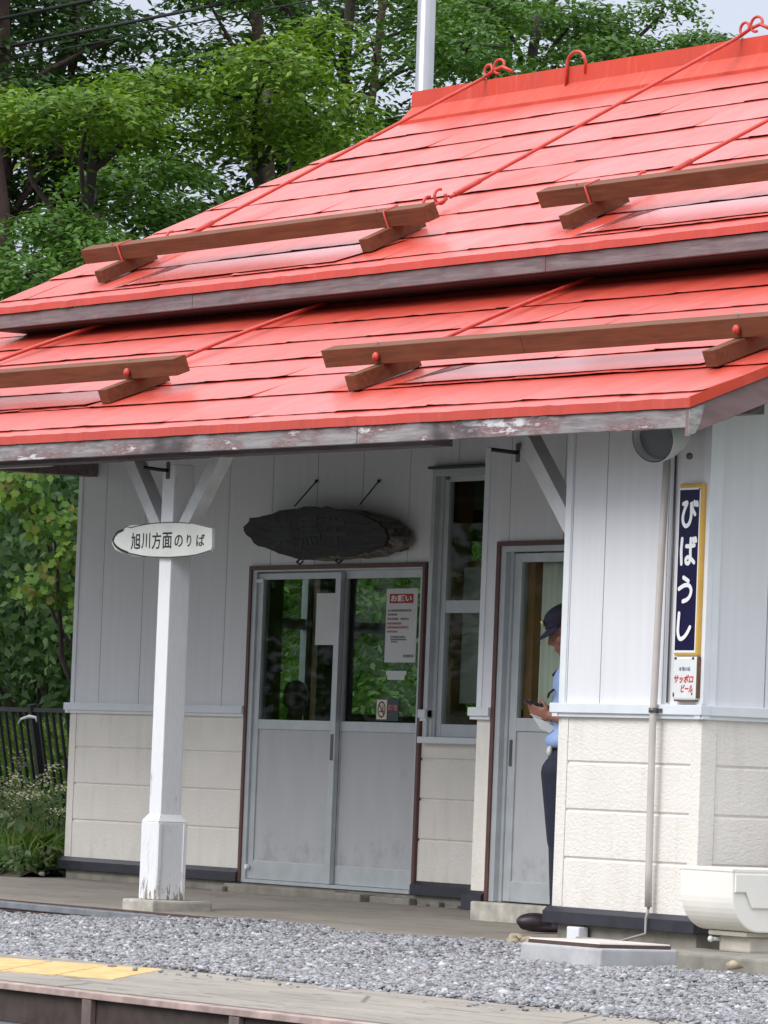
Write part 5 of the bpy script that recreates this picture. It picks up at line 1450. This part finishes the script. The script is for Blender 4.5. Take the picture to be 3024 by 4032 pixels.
# maple-like shrub at the left of the building
def maple(P, Nrm, size):
    n = len(P); Nrm = Nrm / np.linalg.norm(Nrm, axis=1)[:, None]
    a = rng.normal(size=(n, 3)) * .6 + np.array([0, 0, -1.0]); a -= Nrm * (a * Nrm).sum(1)[:, None]; a /= np.linalg.norm(a, axis=1)[:, None]
    c = np.cross(Nrm, a)
    shape = [(-.5, 0), (-.25, .30), (-.12, .52), (.05, .28), (.22, .34), (.5, 0), (.22, -.34), (.05, -.28), (-.12, -.52), (-.25, -.30)]
    V = np.stack([P + a * (size * p)[:, None] + c * (size * q)[:, None] + Nrm * (size * abs(q) * -.25)[:, None] for p, q in shape], 1)
    return V.reshape(-1, 3), np.arange(n * 10).reshape(n, 10)
def shrub(name, label, base, clumps, mat, size, dens, group=None, mapleleaf=True):
    t = empty(name, base, label, 'shrub', group)
    b = MB()
    for (x, y, z, rx, rz) in clumps: limb(b, base, (x, y, z), .035, .008, .12)
    b.build('stem', M['bark'], t)
    Ps, Ns, Ss = [], [], []
    for c in clumps:
        P, Nn, S = pad(c[:3], c[3], c[4], int(dens * c[3] * c[3] * 4), size, .2, .3)
        Nn = Nn * np.array([1, 1, .6]) + np.array([.6, -.4, .1]); Ps.append(P); Ns.append(Nn); Ss.append(S)
    P, Nn, S = np.concatenate(Ps), np.concatenate(Ns), np.concatenate(Ss)
    V, F = maple(P, Nn, S) if mapleleaf else leaf_quads(P, Nn, S, .5)
    mesh_np('foliage', V, F, mat, t)
    return t
shrub('maple_shrub', 'bright green maple-leaved shrub under the left end of the canopy', (-13.7, 4.3, .5),
      [(-13.45, 3.62, 2.5, .26, .16), (-13.3, 3.75, 2.25, .24, .14), (-13.55, 3.6, 2.02, .26, .15), (-13.15, 3.95, 2.62, .24, .14), (-13.25, 3.8, 1.80, .18, .12), (-13.05, 4.1, 2.0, .16, .14), (-13.6, 3.4, 2.75, .3, .2)], M['leaf_maple'], .066, 560)
Ps = []
shrub('dark_shrub', 'dark green shrub filling the gap behind the maple-leaved shrub', (-14.6, 4.9, 0.3),
      [(-14.6, 4.3, 2.4, .7, .6), (-14.4, 4.6, 1.6, .7, .6), (-14.3, 4.9, 2.9, .6, .5), (-14.9, 3.9, 3.1, .7, .5), (-15.2, 5.3, 2.0, .7, .6), (-15.2, 3.6, 1.9, .7, .7), (-14.6, 4.0, 1.9, .6, .6), (-15.6, 4.6, 2.6, .7, .7), (-15.5, 4.9, 1.25, .6, .45), (-16.3, 4.7, 1.5, .8, .6), (-15.9, 5.4, 1.5, .8, .6), (-14.2, 4.3, 1.7, .5, .45), (-14.0, 4.6, 2.3, .5, .5), (-14.1, 4.2, 2.9, .5, .4)], M['leaf_dark'], .09, 560, None, False)

Ps, Ns, Ss = [], [], []
for q in range(170):
    x = rng.uniform(-95, -12)
    P, Nn, S = pad((x, -42 + rng.uniform(-3, 3), rng.uniform(-.5, 7.5 + 2 * math.sin(x * .3))), rng.uniform(1.6, 2.8), rng.uniform(1.0, 1.7), 260, .34, .3, .4); Ps.append(P); Ns.append(Nn); Ss.append(S)
V, F = leaf_quads(np.concatenate(Ps), np.concatenate(Ns), np.concatenate(Ss), .6)
tag(mesh_np('far_wood', V, F, M['leaf_mid']), 'far wood on the other side of the tracks', 'wood', kind='stuff')

# grassy bank seen through the waiting-room windows
sheet('grass_bank', np.linspace(-24, -12.6, 20), [(2.9, -.05), (3.4, -.02), (12, .0)], M['grassground'])
V = []; F = []
n = 24
def bankz(x): return max(0.0, (-13.4 - x)) * .62
xs = np.linspace(-18.5, -13.2, 16); ys = np.linspace(4.9, 12, 20)
for x in xs:
    for y in ys: V.append((x, y, bankz(x) - .03 + rnd.uniform(-.05, .05)))
for i in range(15):
    for j in range(19): F.append((i * 20 + j, (i + 1) * 20 + j, (i + 1) * 20 + j + 1, i * 20 + j + 1))
tag(mesh_np('bank', np.array(V), np.array(F), M['grassground']), kind='structure')
def blades(P, h, w, spread=.5):
    n = len(P); d = rng.normal(size=(n, 3)) * np.array([spread, spread, 0]); d[:, 2] = 1
    d /= np.linalg.norm(d, axis=1)[:, None]
    sdv = np.cross(d, rng.normal(size=(n, 3))); sdv /= np.linalg.norm(sdv, axis=1)[:, None]
    bend = rng.normal(size=(n, 3)) * np.array([1, 1, 0]) * .3
    hh = h[:, None]; ww = w[:, None]
    v0 = P - sdv * ww; v1 = P + sdv * ww
    mid = P + d * hh * .55; tip = P + d * hh + bend * hh - np.array([0, 0, .15]) * hh
    V = np.stack([v0, v1, mid + sdv * ww * .8, tip, mid - sdv * ww * .8], 1).reshape(-1, 3)
    return V, np.arange(n * 5).reshape(n, 5)
nb = 26000
bx_ = rng.uniform(-18.3, -13.3, nb); by_ = rng.uniform(4.9, 12, nb)
P = np.stack([bx_, by_, np.array([bankz(x) for x in bx_]) - .05], 1)
V, F = blades(P, rng.uniform(.10, .34, nb), rng.uniform(.010, .020, nb), .8)
tag(mesh_np('long_grass', V, F, M['leaf_mid']), 'long bright grass on the bank seen through the waiting room', 'grass', kind='stuff')
Ps, Ns, Ss = [], [], []
for q in range(46):
    x = rng.uniform(-18, -13.8); P, Nn, S = pad((x, rng.uniform(5.0, 11), bankz(x) + rng.uniform(.05, .3)), rng.uniform(.25, .5), rng.uniform(.2, .4), 170, .085, .2, .5); Ps.append(P); Ns.append(Nn); Ss.append(S)
V, F = leaf_quads(np.concatenate(Ps), np.concatenate(Ns), np.concatenate(Ss), .55)
tag(mesh_np('bank_scrub', V, F, M['leaf_mid']), 'low scrub on the bank seen through the waiting room', 'scrub', kind='stuff')
# a little grassy rise behind the fence
sheet('grass_rise', np.linspace(-17, -10.6, 24), [(3.12, -.02), (3.25, .10), (3.85, .80), (4.3, .90), (5.2, .6)], M['grassground'], wob=.03)
nb = 13000
gy_ = rng.uniform(3.2, 4.4, nb)
P = np.stack([rng.uniform(-16.5, -10.9, nb), gy_, np.interp(gy_, [3.12, 3.25, 3.85, 4.3], [-.02, .10, .80, .90]) - .02], 1)
V, F = blades(P, rng.uniform(.12, .34, nb), rng.uniform(.008, .015, nb), .7)
tag(mesh_np('fence_grass', V, F, M['grass']), 'tall grass growing through the black fence', 'grass', kind='stuff')

# flower bed: each clump a plant
def flower_plant(x, y, h, label, col='bloom', nst=4):
    t = empty('yarrow_plant' if col == 'bloom' else 'lilac_flower', (x, y, .02), label, 'flowers', 'flowering plants in front of the fence')
    b = MB(); heads = []
    for i in range(nst):
        tx, ty = x + rng.normal() * .13, y + rng.normal() * .10; hh = h * rng.uniform(.65, 1.05)
        b.tube([(x + rng.normal() * .03, y + rng.normal() * .03, .0), ((x + tx) / 2, (y + ty) / 2, hh * .5), (tx, ty, hh)], [.004, .0035, .002], 5); heads.append((tx, ty, hh))
    b.build('stem', M['grass'], t)
    Ps, Ns, Ss = [], [], []
    for hd in heads:
        P, Nn, S = pad(hd, .055 if col == 'bloom' else .022, .014 if col == 'bloom' else .08, 34, .022, .1, 1.2); Ps.append(P); Ns.append(Nn); Ss.append(S)
    V, F = leaf_quads(np.concatenate(Ps), np.concatenate(Ns), np.concatenate(Ss), .9); mesh_np('bloom', V, F, M[col], t)
    n_ = 420
    P = np.stack([x + rng.normal(size=n_) * .13, y + rng.normal(size=n_) * .1, rng.uniform(.02, h * .8, n_)], 1)
    V, F = leaf_quads(P, rng.normal(size=(n_, 3)) + np.array([.4, -.3, .6]), rng.uniform(.03, .07, n_), .22); mesh_np('foliage', V, F, M['herb'], t)
spots = [(-11.25, 2.35, .66, 'tall cream flowered plant against the left wall corner'), (-11.62, 2.3, .60, 'cream flowered plant second from the left wall corner'), (-12.0, 2.35, .52, 'cream flowered plant in front of the thick fence post'),
         (-12.4, 2.3, .46, 'cream flowered plant left of the thick fence post'), (-12.75, 2.4, .44, 'cream flowered plant at the left picture edge'), (-11.4, 2.55, .72, 'cream flowered plant at the back by the wall'), (-10.95, 2.3, .6, 'cream flowered plant closest to the plinth'), (-13.2, 2.4, .45, 'cream flowered plant at the far left end of the bed')]
for s_ in spots: flower_plant(*s_)
flower_plant(-11.95, 2.5, .74, 'single lilac flower spike rising before the fence', 'lilacbloom', 3)
def big_leaf_plant(x, y, label, sz=.13, n_=26):
    t = empty('broadleaf_herb', (x, y, 0), label, 'plant', 'broad-leaved herbs in the bed')
    b = MB(); P = []
    for i in range(n_):
        p = (x + rng.normal() * .14, y + rng.normal() * .1, rng.uniform(.06, .36)); b.tube([(x, y, -.02), p], [.006, .003], 5); P.append(p)
    b.build('stem', M['grass'], t)
    V, F = leaf_quads(np.array(P), rng.normal(size=(n_, 3)) * .5 + np.array([.5, -.5, .7]), rng.uniform(.7, 1.2, n_) * sz, .62, .2); mesh_np('foliage', V, F, M['herb'], t)
for s_ in ((-12.25, 2.05, 'pale broad-leaved herb at the front left of the bed'), (-12.6, 2.1, 'broad-leaved herb at the left picture edge of the bed'), (-11.55, 2.0, 'small broad-leaved herb at the front middle of the bed'), (-11.1, 2.0, 'small broad-leaved herb beside the wall base'), (-13.0, 2.1, 'broad-leaved herb at the far left of the bed')): big_leaf_plant(*s_)
nb = 5200
P = np.stack([rng.uniform(-14, -10.5, nb), rng.uniform(1.9, 2.7, nb), np.full(nb, .0)], 1)
V, F = blades(P, rng.uniform(.08, .38, nb), rng.uniform(.003, .008, nb)); tag(mesh_np('bed_grass', V, F, M['grass']), 'low grass and weeds in the flower bed', 'grass', kind='stuff')
nb = 4200
P = np.stack([rng.uniform(-14, -10.45, nb), rng.uniform(1.78, 2.4, nb), rng.uniform(-.04, .14, nb)], 1)
V, F = leaf_quads(P, rng.normal(size=(nb, 3)) * .5 + np.array([.3, -.4, .8]), rng.uniform(.03, .08, nb), .6); tag(mesh_np('bed_ground_cover', V, F, M['herb']), 'leafy ground cover at the front of the bed', 'ground cover', kind='stuff')

# ================================================================== OVERHEAD CABLES
for (y, z, r_, lab) in ((9, 7.985, .019, 'uppermost thick black overhead cable at the top left'), (9, 7.695, .017, 'middle thick black overhead cable at the top left'), (9, 7.565, .008, 'thin lowest overhead cable at the top left')):
    pts = [(-60 + 6 * i, y, z + .0009 * (((-60 + 6 * i) + 22) ** 2) * .3) for i in range(17)]
    tag(MB().tube(pts, r_, 8).build('overhead_cable', M['cable']), lab, 'cable', 'overhead cables crossing the trees')

# the old canopy has settled: it rises slightly towards its left end
def settle(o):
    tx = o.matrix_world.translation.x
    bpy.context.view_layer.update()
    tx = o.matrix_world.translation.x
    if o.type == 'MESH':
        n = len(o.data.vertices); co = np.empty(n * 3, dtype=np.float32); o.data.vertices.foreach_get('co', co)
        co = co.reshape(-1, 3); co[:, 2] += .0052 * (.6 - (co[:, 0] + tx)); o.data.vertices.foreach_set('co', co.ravel()); o.data.update()
    for ch in o.children: settle(ch)
settle(canopy)
for o in list(COL.objects):
    if o.parent is None and 'lower canopy roof' in o.get('label', ''): settle(o)
